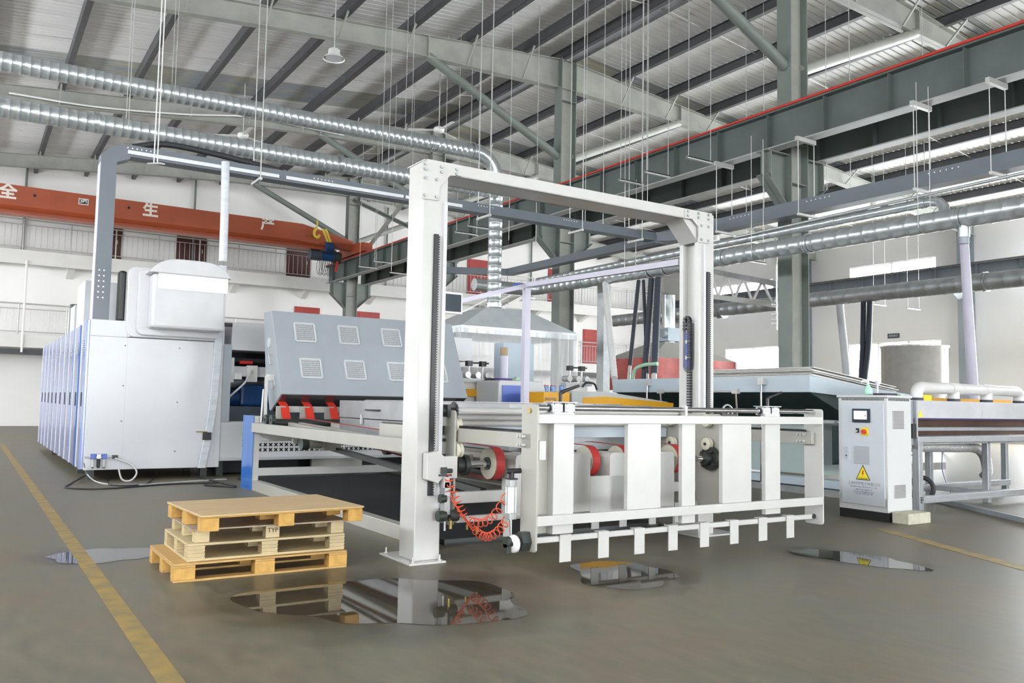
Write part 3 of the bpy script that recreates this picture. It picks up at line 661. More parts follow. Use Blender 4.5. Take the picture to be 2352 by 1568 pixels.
MB().prism([(5.745, 5.85, 1.41), (5.745, 5.91, 1.41), (5.745, 5.91, 1.50), (5.745, 5.88, 1.52), (5.745, 5.85, 1.50)], (.03, 0, 0)).build('rod_support', 'white_paint', fr, .004)
for x in (4.30, 6.93):
    for k in (0, 1):
        xx = x - .12 + k * .13
        s_ = MB().box(xx, xx + .11, 5.825, 5.935, 1.42, 1.51).build('slider_block', 'aluminium', fr, .008)
        MB().ring((xx - .004, 5.88, 1.465), (xx, 5.88, 1.465), .036, .024, 18).build('seal_ring', 'black_rubber', s_)
        bolts(MB(), [(xx + a, 5.825, z) for a in (.015, .095) for z in (1.43, 1.50)], (0, -1, 0), .007, .004).build('screws', 'black_plastic', s_)
        MB().box(xx + .01, xx + .10, 5.822, 5.825, 1.452, 1.478).build('block_groove', 'vent_grey', s_)
    MB().box(x - .13, x + .13, 5.81, 5.95, 1.51, 1.517).build('slider_plate', 'aluminium', fr)
    lv = MB(); lv.cyl((x, 5.88, 1.515), (x, 5.88, 1.60), .016, 12); lv.tube([(x, 5.88, 1.595), (x + .04, 5.87, 1.615), (x + .16, 5.83, 1.66)], [.02, .016, .012], 10); lv.build('clamp_lever', 'black_plastic', fr)
# rocking bottom bar with eight fingers
bb = MB().box(4.02, 7.62, 5.86, 5.90, .335, .385).build('rocker_bar', 'white_paint', fr, .008)
for x0, x1 in ((1285, 1311), (1374, 1398), (1457, 1480), (1535, 1556), (1608, 1628), (1677, 1696), (1743, 1762), (1807, 1824)):
    xa = gy(x0, 1270, 5.85).x; xb = gy(x1, 1270, 5.85).x
    MB().box(xa, xb, 5.845, 5.857, .165, .395).build('finger', 'white_paint', bb, .004)
    MB().box(xa, xb, 5.845, 5.91, .388, .396).build('finger_top', 'white_paint', bb)
MB().cyl((7.6, 5.88, .36), (7.66, 5.88, .36), .026, 12).build('pivot_pin', 'dark_iron', fr)
fbp = MB(); fbp.prism([(3.90, 5.82, .36), (3.90, 5.85, .44), (3.90, 5.91, .44), (3.90, 5.94, .36), (3.90, 5.91, .29), (3.90, 5.85, .29)], (.085, 0, 0)); fbp.cyl((3.86, 5.88, .365), (3.9, 5.88, .365), .03, 12); fbp.build('pivot_bearing', 'dark_iron', fr)
MB().lathe((3.86, 5.90, .345), [(.02, -.02), (.07, -.02), (.075, 0), (.07, .018), (.02, .02)], 20, (1, 0, 0)).build('cam_wheel', 'lamp_white', fr)
b = MB(); b.cyl((3.80, 5.94, .355), (3.85, 5.94, .355), .045, 14); b.box(3.80, 3.86, 5.91, 5.97, .27, .34); b.build('rod_eye', 'dark_iron', fr)
# pneumatic cylinder
for z0, z1 in ((.80, .86), (.53, .585)): MB().box(3.86, 3.93, 5.97, 6.05, z0, z1).build('cylinder_head', 'aluminium', fr, .004)
b = MB(); b.cyl((3.895, 6.01, .58), (3.895, 6.01, .81), .03, 16); 
for dx, dy in ((-.028, -.032), (.028, -.032), (-.028, .032), (.028, .032)): b.cyl((3.895 + dx, 6.01 + dy, .58), (3.895 + dx, 6.01 + dy, .81), .006, 6)
b.build('cylinder_barrel', 'lamp_white', fr)
MB().cyl((3.895, 6.0, .38), (3.895, 6.01, .53), .011, 10).build('piston_rod', 'chrome', fr)
b = MB(); b.cyl((3.895, 6.01, .86), (3.895, 6.01, .92), .022, 12); b.cyl((3.84, 6.01, .93), (3.99, 6.01, .93), .022, 12); b.box(3.855, 3.935, 5.97, 6.05, .86, .87); b.build('clevis', 'black_plastic', fr)
MB().box(4.03, 4.10, 5.80, 5.86, 1.03, 1.19).build('stop_block', 'white_paint', fr, .004)
# red coiled air hoses
def coil(p, q, sag, turns, R, name, label, r=.0055, straight=0):
    p, q = V(p), V(q); n = turns * 14; base = [p.lerp(q, i / n) - V((0, 0, sag * 4 * (i / n) * (1 - i / n))) for i in range(n + 1)]; pts = []
    for i, c in enumerate(base):
        t = (base[min(i + 1, n)] - base[max(i - 1, 0)]).normalized(); u = t.cross(V((0, 0, 1))).normalized(); w_ = u.cross(t); a = 2 * math.pi * i / 14
        e = min(1, i / 8, (n - i) / 8); pts.append(c + (u * math.cos(a) + w_ * math.sin(a)) * R * e)
    tag(MB().tube(pts, r, 6, cap=False).build(name, 'red_hose'), label, 'hose', 'coiled red air hoses')
coil((4.03, 6.93, .42), (3.88, 6.0, .78), .14, 9, .036, 'coiled_air_hose', 'upper coiled red air hose running to the silver cylinder')
coil((4.07, 6.92, .33), (3.88, 6.0, .57), .13, 10, .036, 'coiled_air_hose', 'lower coiled red air hose running to the foot of the silver cylinder')
coil((3.81, 6.98, .83), (4.0, 6.95, .42), .03, 9, .034, 'coiled_air_hose', 'coiled red air hose falling along the left gantry post')
for k, (a, b_) in enumerate([((3.86, 6.99, .60), (4.07, 6.93, .30)), ((3.88, 6.99, .58), (4.12, 6.93, .27))]):
    tag(MB().tube([a, V(a).lerp(V(b_), .5) + V((.01, 0, -.02)), b_], .006, 6).build('air_hose', 'red_hose'), ['straight red air hose behind the coils', 'straight red air hose ending in a brass fitting'][k], 'hose')
# ================================================================== DELIVERY CONVEYOR behind the gantry
cv = thing('delivery_conveyor', 'cream belt conveyor running from the grey hood to the gantry', 'conveyor', (5.7, 10.5, 0))
for x in (3.96, 7.45): MB().box(x, x + .08, 7.55, 13.95, .95, 1.10).build('side_beam', 'cream_paint', cv, .005)
for x in (4.02, 7.4): MB().box(x, x + .13, 7.75, 14.3, 0, .16).build('floor_beam', 'cream_paint', cv, .005)
MB().box(4.0, 4.1, 13.95, 14.55, 0, 1.21).build('corner_post', 'white_paint', cv)
MB().box(3.99, 4.0, 13.94, 14.56, 0, 1.215).build('blue_film', 'blue_film', cv)
MB().box(7.4, 7.5, 13.95, 14.55, 0, 1.21).build('corner_post', 'white_paint', cv)
MB().box(4.1, 7.5, 13.95, 14.03, .235, .36).build('cross_bar', 'white_paint', cv, .004)
MB().box(4.1, 4.75, 13.95, 14.03, .80, .92).build('cross_bar', 'white_paint', cv, .004)
for x in (4.44, 5.15, 5.63, 6.07, 6.85):
    b = MB(); b.prism([(x - .12, 13.2, 1.13), (x - .12, 7.5, .97), (x - .12, 7.5, .84), (x - .12, 13.2, 1.0)], (.07, 0, 0)); b.build('belt_rail', 'cream_paint', cv)
    b = MB(); b.prism([(x + .05, 13.2, 1.13), (x + .05, 7.5, .97), (x + .05, 7.5, .84), (x + .05, 13.2, 1.0)], (.07, 0, 0)); b.build('belt_rail', 'cream_paint', cv)
b = MB().add([(5.1, 13.0, 1.20), (5.2, 13.0, 1.20), (5.2, 7.6, 1.0), (5.1, 7.6, 1.0)], [(0, 3, 2, 1)]).build('belt', 'dull_belt', cv)
b = MB(); b.cyl((4.12, 13.35, 1.12), (7.45, 13.35, 1.12), .06, 14); b.build('tail_roller', 'dark_iron', cv)
for dy in (13.2, 13.5): MB().ring((4.04, dy, 1.16), (4.10, dy, 1.16), .085, .03, 20).build('bearing', 'dark_iron', cv)
b = MB(); b.bar((4.2, 12.6, .86), (7.4, 12.6, .86), .08, .08); b.cyl((4.3, 12.2, .84), (4.55, 12.2, .84), .07, 14); b.box(4.5, 4.75, 12.0, 12.4, .75, .95); b.build('drive_unit', 'cream_paint', cv)
b = MB(); b.cyl((4.2, 12.2, .84), (4.3, 12.2, .84), .09, 14); b.cyl((5.4, 11.9, .80), (5.5, 11.9, .80), .12, 16); b.build('drive_wheel', 'dark_iron', cv)
for k, (x, za, zb) in enumerate(((4.7, .78, .55), (5.4, .80, .58))): MB().bar((x, 12.5, za), (x, 7.8, zb), .07, .07).build('lower_rail', 'dark_iron', cv)
for b in BELTS: b.build('belt', 'red_belt', cv)
# aluminium cover boxes on the conveyor
al = thing('aluminium_cover', 'long dull aluminium cover box with latches lying over the conveyor belts', 'cover', (5.9, 10, 1.0))
MB().box(4.98, 7.05, 7.75, 12.72, 1.23, 1.495).build('lid', 'alu_sheet', al, .006)
MB().box(4.99, 7.04, 7.76, 12.71, .98, 1.22).build('lower_box', 'alu_sheet', al)
for y in (11.4, 9.6): 
    h = MB(); h.tube([(4.98, y + .25, 1.36), (4.94, y + .2, 1.36), (4.94, y - .2, 1.36), (4.98, y - .25, 1.36)], .012, 6); h.build('handle', 'dark_iron', al)
for y in (11.8, 8.6): MB().box(4.96, 4.985, y - .03, y + .03, 1.15, 1.29).build('latch', 'wire', al)
for x in (5.3, 5.75, 6.2, 6.65):
    for k in range(4):
        y = 8.1 + 1.15 * k; bo = MB().box(x - .1, x + .22, y, y + .7, 1.495, 1.507).build('slotted_strip', 'alu_sheet', al)
        s_ = MB()
        for j in range(14): s_.box(x - .09, x + .21, y + .03 + j * .048, y + .05 + j * .048, 1.507, 1.5085)
        s_.build('slots', 'lamp_white', bo)
MB().box(4.28, 4.33, 7.6, 9.6, 1.07, 1.225).build('inner_beam', 'cream_paint', cv, .004)
MB().box(4.29, 4.32, 7.6, 9.55, 1.225, 1.245).build('gear_rack', 'black_plastic', cv)

dt = thing('shade_tray', 'dark flat tray added as painted shade on the floor under the conveyor', 'tray', (5.9, 11, 0))  # dark sheet added to stand in for the deep shade under the conveyor
MB().box(4.3, 7.3, 7.9, 15.9, 0, .02).build('shade_floor', 'dark_cavity', dt)
b = MB(); b.box(4.3, 4.33, 7.9, 15.9, .02, .06); b.box(7.27, 7.3, 7.9, 15.9, .02, .06); b.box(4.33, 7.27, 7.9, 7.93, .02, .06); b.box(4.33, 7.27, 15.87, 15.9, .02, .06); b.build('shade_rim', 'dark_iron', dt)
# ================================================================== GREY HOOD
hd = thing('vented_hood', 'large leaning grey hood with eight square vents over the belts', 'hood', (6.07, 13.9, 1.3))
HX0, HX1 = 4.32, 7.82; F0 = V((0, 13.6, 1.58)); F1 = V((0, 14.3, 3.0))
def hp(x, t, d=0.0):                                          # point on the leaning front face, d in front of it
    n = V((0, -(F1.z - F0.z), F1.y - F0.y)).normalized(); p = F0.lerp(F1, t) + n * d; return V((x, p.y, p.z))
side = [(13.6, 1.58), (14.3, 3.0), (14.75, 3.0), (14.5, 1.9), (14.2, 1.30), (14.12, 1.30)]
MB().prism([(HX0, y, z) for y, z in side], (HX1 - HX0, 0, 0)).build('hood_body', 'hood_grey', hd, .01)
MB().prism([(HX0 + .03, 13.62, 1.565), (HX0 + .03, 14.12, 1.285), (HX0 + .03, 14.13, 1.30), (HX0 + .03, 13.63, 1.58)], (HX1 - HX0 - .06, 0, 0)).build('under_plate', 'dark_hood', hd)
cols = [(700, 766, 714, 849), (800, 773, 815, 855), (898, 777, 913, 858), (999, 780, 1005, 862)]
for i, (xa, ya, xb, yb) in enumerate(cols):
    for (px_, py_), tt in (((xa, ya), .745), ((xb, yb), .305)):
        xc = gy(px_, py_, hp(0, tt).y).x
        if i == 3: xc = 7.28
        c = hp(xc, tt); up = (F1 - F0).normalized() * .155; n = V((0, -(F1.z - F0.z), F1.y - F0.y)).normalized()
        fr_ = MB(); s_ = .175; u = up.normalized()
        for a in (-1, 1): fr_.obox(c + V((a * s_, 0, 0)) + n * .012, V((.016, 0, 0)), u * s_, n * .014); fr_.obox(c + u * (a * s_) + n * .012, V((s_, 0, 0)), u * .016, n * .014)
        vo = fr_.build('vent', 'vent_grey', hd)
        MB().obox(c + n * .003, V((s_, 0, 0)), u * s_, n * .003).build('vent_back', 'dark_iron', vo)
        sl = MB()
        for k in range(15): sl.obox(c + V((-s_ + (k + .5) * s_ / 7.5, 0, 0)) + n * .01, V((.006, 0, 0)), u * s_, n * .005)
        for k in range(9): sl.obox(c + u * (-s_ + (k + .5) * s_ / 4.5) + n * .012, V((s_, 0, 0)), u * .004, n * .004)
        sl.build('vent_mesh', 'vent_grey', vo)
for z, y in ((2.45, 14.35), (1.75, 14.05)): MB().cyl((HX0, y, z), (HX0 - .012, y, z), .09, 20).build('side_knob', 'vent_grey', hd)
MB().tube([(HX0, 14.2, 2.25), (HX0 - .05, 14.2, 2.25), (HX0 - .05, 14.13, 2.08), (HX0, 14.13, 2.08)], .012, 6).build('side_handle', 'wire', hd)
lk = MB(); lk.bar((4.2, 14.05, 1.85), (4.12, 13.75, 1.08), .05, .1); lk.bar((4.2, 14.05, 1.85), (4.32, 14.05, 1.85), .08, .1); lk.build('lift_link', 'white_paint', hd)
b = MB(); b.cyl((4.1, 13.9, 1.1), (4.15, 14.0, 1.65), .02, 8); b.build('lift_cylinder', 'aluminium', hd)
# red belts falling out under the hood
for i, px_ in enumerate((655, 710, 766)):
    x = gy(px_, 940, 13.6).x; pts = [(13.95, 1.50), (13.72, 1.42), (13.62, 1.36), (13.56, 1.26), (13.5, 1.18), (13.38, 1.15)]
    vs = []; [vs.extend([(x - .07, y, z), (x + .07, y, z)]) for y, z in pts]
    b = MB().add(vs, [(2 * k, 2 * k + 1, 2 * k + 3, 2 * k + 2) for k in range(len(pts) - 1)], True)
    tag(b.build('belt_strip', 'bright_red', cv))
    MB().box(x - .13, x + .02, 13.62, 13.68, 1.05, 1.38).build('belt_guide', 'cream_paint', cv)
MB().box(4.32, 7.7, 13.72, 13.8, 1.28, 1.38).build('belt_beam', 'white_paint', cv)
# ================================================================== MAIN MACHINE
mc = thing('printing_machine', 'long white box machine with blue filmed side doors', 'machine', (4, 20, 0))
YM, ZB = 16.5, .19
MB().box(1.80, 4.10, YM, 18.6, ZB, 2.55).build('front_cabinet', 'machine_white', mc, .012)
MB().box(1.80, 2.40, YM, 18.6, 2.55, 2.845).build('front_cabinet_top', 'machine_white', mc, .008)
MB().box(2.40, 2.44, YM - .006, YM, 2.56, 2.845).build('top_lip', 'machine_white', mc)
b = MB(); b.box(2.405, 2.411, YM - .002, YM, .2, 2.55); b.box(3.995, 4.0, YM - .002, YM, .2, 2.55); b.build('panel_seam', 'vent_grey', mc)
bolts(MB(), [(x, YM, z) for x, z in ((2.44, 2.78), (2.44, 2.6), (2.37, 2.4), (2.37, 1.68), (2.37, 1.05), (3.3, 2.4), (3.3, 1.4), (3.3, .5))], (0, -1, 0), .012, .006).build('panel_screws', 'black_plastic', mc)
MB().box(4.02, 4.10, YM - .01, 18.6, 2.5, 2.93).build('edge_post', 'machine_white', mc)
MB().box(4.10, 4.25, YM - .01, YM + .3, 1.05, 2.52).build('grey_post', 'hood_grey', mc)
MB().box(4.02, 4.24, YM - .012, YM + .05, 2.86, 2.93).build('name_strip', 'black_plastic', mc)
# side doors in blue protective film
ydoors = [16.62] + [17.55 + k * 1.02 for k in range(9)]
for k, y0 in enumerate(ydoors):
    y1 = y0 + (.72 if k == 0 else .96)
    z1 = 2.84 if k == 0 else 2.80
    d = MB().box(1.755, 1.80, y0, y1, ZB + .01, z1).build('side_door', 'film_door', mc, .006)
    MB().box(1.742, 1.757, y0 + .005, y0 + .12, ZB + .01, z1).build('door_edge', ('pale_blue', 'blue_film', 'pale_blue')[k] if k < 3 else 'film_door', d)
    MB().box(1.745, 1.757, y1 - .09, y1 - .01, ZB + .01, z1).build('door_edge', 'silver_trim', d)
    MB().box(1.735, 1.756, y0 + .22, y0 + .30, 1.3, 1.55).build('door_handle', 'black_plastic', d)
    s_ = MB(); [s_.box(1.742, 1.756, y0 + .30, y0 + .50, 2.28 + .04 * j, 2.30 + .04 * j) for j in range(6)]; s_.build('door_vent', 'vent_grey', d)
MB().box(1.80, 4.4, 18.6, 26.6, ZB, 2.8).build('body', 'machine_white', mc, .01)
for y, hh in ((19.2, 1.05), (21.0, .7)): MB().box(1.95, 2.30 if hh > 1 else 2.1, y, y + 1.4, 2.8, 2.8 + hh).build('top_box', 'vent_grey', mc)
MB().box(2.2, 2.5, 18.0, 21.5, 2.8, 3.7).build('top_cover', 'machine_white', mc, .02)
MB().cyl((2.05, 22, 2.8), (2.05, 22, 3.6), .12, 10).build('signal_post', 'black_plastic', mc)
# recess with motor and rollers right of the front cabinet
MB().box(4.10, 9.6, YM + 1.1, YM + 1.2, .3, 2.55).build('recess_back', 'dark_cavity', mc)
MB().box(4.25, 9.6, YM + .05, YM + 1.2, 2.42, 2.95).build('upper_cover', 'machine_white', mc, .01)
MB().box(4.10, 9.6, YM + .05, YM + 1.2, .30, 1.05).build('lower_panel', 'machine_white', mc, .008)
MB().box(4.25, 9.6, YM + .3, YM + .5, 1.92, 2.12).build('cross_beam', 'machine_white', mc, .006)
MB().cyl((4.25, YM + .5, 2.25), (9.5, YM + .5, 2.25), .05, 10).build('air_pipe', 'black_rubber', mc)
MB().cyl((4.3, YM + .8, 1.83), (9.5, YM + .8, 1.83), .14, 18).build('roller', 'galvanised_dull', mc)
MB().box(4.55, 6.5, YM + .35, YM + .9, 1.34, 1.76).build('blue_motor', 'motor_blue', mc, .05)
MB().cyl((4.3, YM + .6, 1.5), (4.55, YM + .6, 1.5), .17, 18).build('motor_end', 'motor_blue', mc)
MB().box(4.25, 9.6, YM + .15, YM + .3, 1.05, 1.34).build('slate_plate', 'slate_panel', mc)
b = MB(); b.box(4.28, 4.36, YM + .2, YM + .35, 1.80, 2.28); b.box(4.36, 4.50, YM + .15, YM + .3, 1.86, 1.98); b.box(4.62, 4.82, YM + .22, YM + .3, 1.82, 2.14); b.build('brackets', 'lamp_white', mc)
MB().cyl((4.5, YM + .35, 2.2), (4.75, YM + .35, 2.2), .035, 10).build('red_valve', 'ink_red', mc)
MB().tube(smooth_path([(4.7, YM + .2, 2.05), (4.55, YM + .1, 1.8), (4.35, YM + .1, 1.6), (4.25, YM + .12, 1.5)]), .02, 8).build('grey_hose', 'vent_grey', mc)
# perforations of the lower panel (crossed slots)
pf = MB()
def cross(x, z, s_=.03): 
    pf.obox((x, YM + .047, z), V((s_, 0, s_)) , V((.008, 0, -.008)), V((0, .003, 0))); pf.obox((x, YM + .047, z), V((s_, 0, -s_)), V((.008, 0, .008)), V((0, .003, 0)))
for r_ in range(6):
    for k in range(44):
        x, z = 4.56 + k * .105 + (.0), .90 - r_ * .1
        if r_ > 4 or (k < 2 and r_ in (0, 4)): continue
        cross(x, z)
o = pf.build('perforation', 'ink_black', mc); o['kind'] = 'stuff'
MB().box(4.10, 9.6, YM + .04, YM + .05, .31, .36).build('panel_hem', 'vent_grey', mc)
for x in (1.95, 3.9, 4.2, 6.2, 9.3):
    for y in (16.9, 18.3, 24.0): MB().box(x - .06, x + .06, y - .06, y + .06, 0, ZB + .12).build('foot', 'dark_iron', mc)
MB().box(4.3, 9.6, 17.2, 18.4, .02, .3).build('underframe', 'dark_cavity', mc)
MB().box(6.0, 7.1, YM + .25, YM + .35, .05, .3).build('under_box', 'cream_paint', mc)
# moulded fan housing on top
fh = thing('fan_housing', 'white moulded fan housing with a domed lid on the machine', 'housing', (3.2, 16.4, 2.56))
def rounded(x0, x1, z0, z1, y0, y1, r, nm, m, bev=.02, topdome=0):
    pts = []
    for cx, cz, a0 in ((x1 - r, z1 - r, 0), (x0 + r, z1 - r, 90), (x0 + r, z0 + r, 180), (x1 - r, z0 + r, 270)):
        for k in range(7): a = math.radians(a0 + 15 * k); pts.append((cx + r * math.cos(a), y0, cz + r * math.sin(a)))
    return MB().prism(pts, (0, y1 - y0, 0)).build(nm, m, fh, bev)
rounded(2.36, 4.05, 2.56, 3.85, 16.48, 17.6, .14, 'rear_flange', 'white_plastic')
rounded(2.52, 4.0, 2.60, 3.80, 16.38, 16.5, .12, 'front_flange', 'white_plastic')
MB().box(2.70, 3.98, 16.0, 16.4, 2.72, 3.70).build('fan_box', 'white_plastic', fh, .05)
dm = MB(); n = 16; prof = [(2.62 + (4.06 - 2.62) * k / n, 3.70 + .28 * (1 - ((k / n - .5) * 2) ** 4)) for k in range(n + 1)]
dm.prism([(x, 15.95, z) for x, z in prof], (0, .55, 0)); dm.build('domed_lid', 'white_plastic', fh, .02)
MB().box(2.78, 4.0, 15.985, 16.0, 3.42, 3.82).build('label_plate', 'lamp_white', fh)
MB().box(2.24, 2.37, 16.7, 16.95, 2.85, 3.78).build('black_gasket', 'black_plastic', fh, .04)
# grey cable duct rising from the machine, running over the hall and bending at the column row
YT = 16.92
tr = thing('cable_duct', 'grey steel cable duct rising from the machine and crossing above the gantry', 'cable duct', (2, YT, 2.85))
MB().box(1.86, 2.13, YT, YT + .32, 2.86, 5.82).build('riser', 'tray_grey', tr)
MB().box(1.85, 1.86, YT, YT + .33, 2.86, 5.78).build('riser_cover', 'pvc_lilac', tr)
MB().prism([(1.86, YT, 5.82), (2.13, YT, 5.82), (2.35, YT, 5.92), (2.35, YT, 6.16), (2.1, YT, 6.14), (1.86, YT, 5.93)], (0, .32, 0)).build('elbow', 'tray_grey', tr)
MB().box(2.35, 15.85, YT, YT + .32, 5.96, 6.18).build('cross_run', 'tray_grey', tr)
MB().box(15.85, 16.2, -6.0, YT + .32, 5.96, 6.28).build('long_run', 'tray_grey', tr)
MB().prism([(15.5, YT, 5.95), (15.85, YT, 5.95), (15.85, YT - .4, 5.95)], (0, 0, .24)).build('corner_piece', 'tray_grey', tr)
for x0, x1 in ((2.30, 5.15), (5.3, 7.95), (8.0, 9.45)): MB().box(x0, x1, YT - .04, YT - .001, 6.0, 6.07).build('light_strip', 'tray_white', tr)
hb_ = MB(); [hb_.cyl((1.93 + .08 * c_, YT - .002, 3.28 + .1 * k), (1.93 + .08 * c_, YT - .008, 3.28 + .1 * k), .016, 8) for k in range(6) for c_ in (0, 1)]; hb_.build('vent_holes', 'lamp_white', tr)
hb_ = MB(); [hb_.cyl((x + .08 * k, YT - .002, 6.12), (x + .08 * k, YT - .006, 6.12), .014, 8) for x in (2.3, 5.9, 8.1, 9.9, 12.4) for k in range(6)]; hb_.build('vent_holes', 'lamp_white', tr)
hb_ = MB(); [hb_.cyl((15.848, y - .12 * k, 6.2), (15.842, y - .12 * k, 6.2), .014, 8) for y in (14.6, 12.3, 9.4) for k in range(6)]; hb_.build('vent_holes', 'lamp_white', tr)
MB().tube(smooth_path([(2.4, YT + .2, 6.2), (3.0, YT + .2, 6.36), (4.0, YT + .2, 6.33), (5.2, YT + .2, 6.22)]), .06, 8).build('cable_bundle', 'black_rubber', tr)
# second, blue grey duct lower down
tr = thing('cable_duct', 'blue grey cable duct sloping behind the gantry at mid height', 'cable duct', (15.6, 20, 5.7))
MB().box(15.45, 15.75, 16.9, 24.4, 5.9, 6.12).build('long_run', 'tray_grey', tr)
MB().prism([(15.45, 24.4, 5.9), (15.75, 24.4, 5.9), (15.75, 24.4, 6.12), (15.45, 24.4, 6.12)], (-2.2, .8, -.05)).build('cross_run', 'tray_grey', tr)
MB().box(13.12, 13.4, 25.1, 25.4, 4.2, 6.05).build('drop', 'tray_grey', tr)
# film-wrapped hose hanging down the machine front
wh = thing('wrapped_hose', 'pale plastic wrapped hose hanging down the white machine front', 'hose', (4.0, 16.3, .2))
b = MB(); pa = [gy(x, y, 15.84) for x, y in ((518, 372), (516, 480), (512, 600))]; b.tube(smooth_path(pa, 10), .075, 10); b.build('upper_sleeve', 'film_wrap', wh)
pa = [gy(x, y, 16.42) for x, y in ((512, 610), (506, 720), (497, 850), (485, 960), (463, 1074))]; b = MB()
vs = []; P_ = smooth_path(pa, 6)
for p in P_: vs += [p + V((-.075, 0, 0)), p + V((.075, 0, 0)), p + V((.06, -.03, 0)), p + V((-.06, -.03, 0))]
n = len(P_); fs = []
for k in range(n - 1):
    for j in range(4): fs.append((4 * k + j, 4 * k + (j + 1) % 4, 4 * k + 4 + (j + 1) % 4, 4 * k + 4 + j))
b.add(vs, fs); b.build('lower_sleeve', 'film_wrap', wh)
c = gy(478, 1000, 16.36); MB().box(c.x - .1, c.x + .05, c.y - .03, c.y, c.z - .08, c.z + .06).build('clip', 'black_plastic', wh); MB().cyl((c.x - .22, c.y, c.z + .07), (c.x - .02, c.y, c.z + .07), .012, 6).build('brass_pin', 'brass', wh)
# air regulator
rg = thing('air_regulator', 'small three bowl air regulator on the machine corner', 'regulator', gy(225, 1060, 16.42))
for k, px_ in enumerate((214, 227, 240)):
    c = gy(px_, 1050, 16.42); MB().box(c.x - .04, c.x + .04, 16.40, 16.48, c.z - .03, c.z + .06).build('valve_body', 'panel_blue' if k != 1 else 'aluminium', rg, .008)
    MB().cyl((c.x, 16.44, c.z - .17), (c.x, 16.44, c.z - .03), .03, 12).build('bowl', 'clear_hose' if k != 1 else 'black_plastic', rg)
    MB().cyl((c.x, 16.44, c.z - .19), (c.x, 16.44, c.z - .17), .02, 10).build('drain', 'black_plastic', rg)
c = gy(194, 1050, 16.42); d = gy(262, 1049, 16.42); MB().cyl(c, d, .015, 8).build('manifold', 'wire', rg)
MB().box(d.x - .03, d.x + .06, 16.39, 16.45, d.z - .03, d.z + .03).build('tee_valve', 'black_plastic', rg)
tag(MB().tube(smooth_path([gy(264, 1052, 16.3), gy(300, 1065, 16.2), gy(314, 1085, 16.1), gy(300, 1103, 16.1), gy(280, 1100, 16.15), gy(272, 1075, 16.3)]), .016, 7).build('clear_hose', 'clear_hose'), 'clear air hose looping beside the regulator', 'hose')
def floor_cable(px_pts, m, label, r=.014, name='cable'):
    pts = []
    for x, y, *z in px_pts: p = gz(x, y, z[0] if z else r * .9); pts.append(p)
    tag(MB().tube(smooth_path(pts), r, 6).build(name, m), label, 'cable')
floor_cable([(192, 1062, .35), (200, 1088, .1), (228, 1108), (300, 1114), (420, 1106), (520, 1100)], 'clear_hose', 'pale hose trailing from the regulator across the floor')
floor_cable([(196, 1092, .1), (160, 1112), (155, 1120), (240, 1122), (380, 1112), (500, 1108)], 'black_rubber', 'black cable loop on the floor under the white machine')
floor_cable([(247, 1092), (252, 1112), (330, 1112), (352, 1095), (362, 1080)], 'black_rubber', 'short black cable curling under the white machine')
floor_cable([(440, 1092), (500, 1106), (540, 1117), (470, 1113)], 'black_rubber', 'black cable heap beside the blue post', .02)
# ================================================================== PALLETS
def pallet(label, x0, y0, z0, L, D, kind, turn=0.0):
    root = thing('pallet', label, 'pallet', (x0, y0, z0), 'stacked wooden pallets')
    root.rotation_euler = (0, 0, turn); o = V((x0, y0, z0))
    def bx(nm, a, b, c, d, e, f, m, par=root, bev=.004): return MB().box(x0 + a, x0 + b, y0 + c, y0 + d, z0 + e, z0 + f).build(nm, m, par, bev)
    if kind == 'block':                                       # three runners with blocks, boarded top
        for k in range(3):
            yy = (D - .12) * k / 2
            bx('runner', 0, L, yy, yy + .12, 0, .018, 'pine')
            for j in range(3): xx = (L - .17) * j / 2; bx('block', xx, xx + .17, yy, yy + .12, .018, .115, 'pine_block')
        for j in range(3): xx = (L - .17) * j / 2; bx('stringer', xx, xx + .17, 0, D, .115, .133, 'pine')
        n = 9
        for k in range(n): bx('deck_board', 0, L, D * k / n + .002, D * (k + 1) / n - .002, .133, .15, 'pine')
    elif kind == 'ply':                                       # closed plywood top on blocks
        for k in range(3):
            for j in range(3): xx = (L - .14) * j / 2; yy = (D - .12) * k / 2; bx('block', xx, xx + .14, yy, yy + .12, 0, .105, 'pine_block')
        bx('stringer', 0, L, 0, D, .105, .117, 'pine_block'); bx('deck_sheet', -.01, L + .01, -.012, D + .012, .117, .133, 'ply_top')
    elif kind == 'lam':                                       # laminated plywood blocks, sheet top and bottom
        bx('bottom_sheet', 0, L, 0, D, 0, .02, 'ply_pale'); bx('top_sheet', 0, L, 0, D, .125, .145, 'ply_pale')
        for k in range(3):
            for j in range(3):
                xx = (L - .14) * j / 2; yy = (D - .12) * k / 2
                for q in range(7): bx('lamination', xx + (.003 if q % 2 else 0), xx + .14 - (.002 if q % 2 else 0), yy + (.004 if q % 2 else 0), yy + .12, .02 + q * .015, .0335 + q * .015, 'ply_pale', bev=0)
    else:                                                     # blocks under a loose thin sheet
        for k in range(3):
            for j in range(3): xx = (L - .12) * j / 2; yy = (D - .1) * k / 2; bl = bx('block', xx, xx + .12, yy, yy + .1, 0, .105, 'ply_pale')
        bx('deck_sheet', -.03, L + .03, -.03, D + .05, .105, .117, 'sheet_grey', bev=0)
    return root
P1 = pallet('lowest pallet of the stack, yellow pine with wide blocks on the wet floor', 1.49, 7.28, 0, 1.48, 1.05, 'block')
P2 = pallet('pale laminated plywood pallet, second from the bottom of the stack', 1.60, 7.33, .151, 1.36, .95, 'lam', 0)
P3 = pallet('pallet with pale blocks marked in black ink, third in the stack', 1.66, 7.36, .297, 1.30, .92, 'sheet', 0)
P4 = pallet('topmost pallet of the stack with a flat plywood deck', 1.66, 7.14, .415, 1.42, 1.06, 'ply', math.radians(3))
text('ink_mark', 'TYP', 'ink_black', P3, (2.31, 7.358, .36), (1, 0, 0), (0, 0, 1), .055, .001)
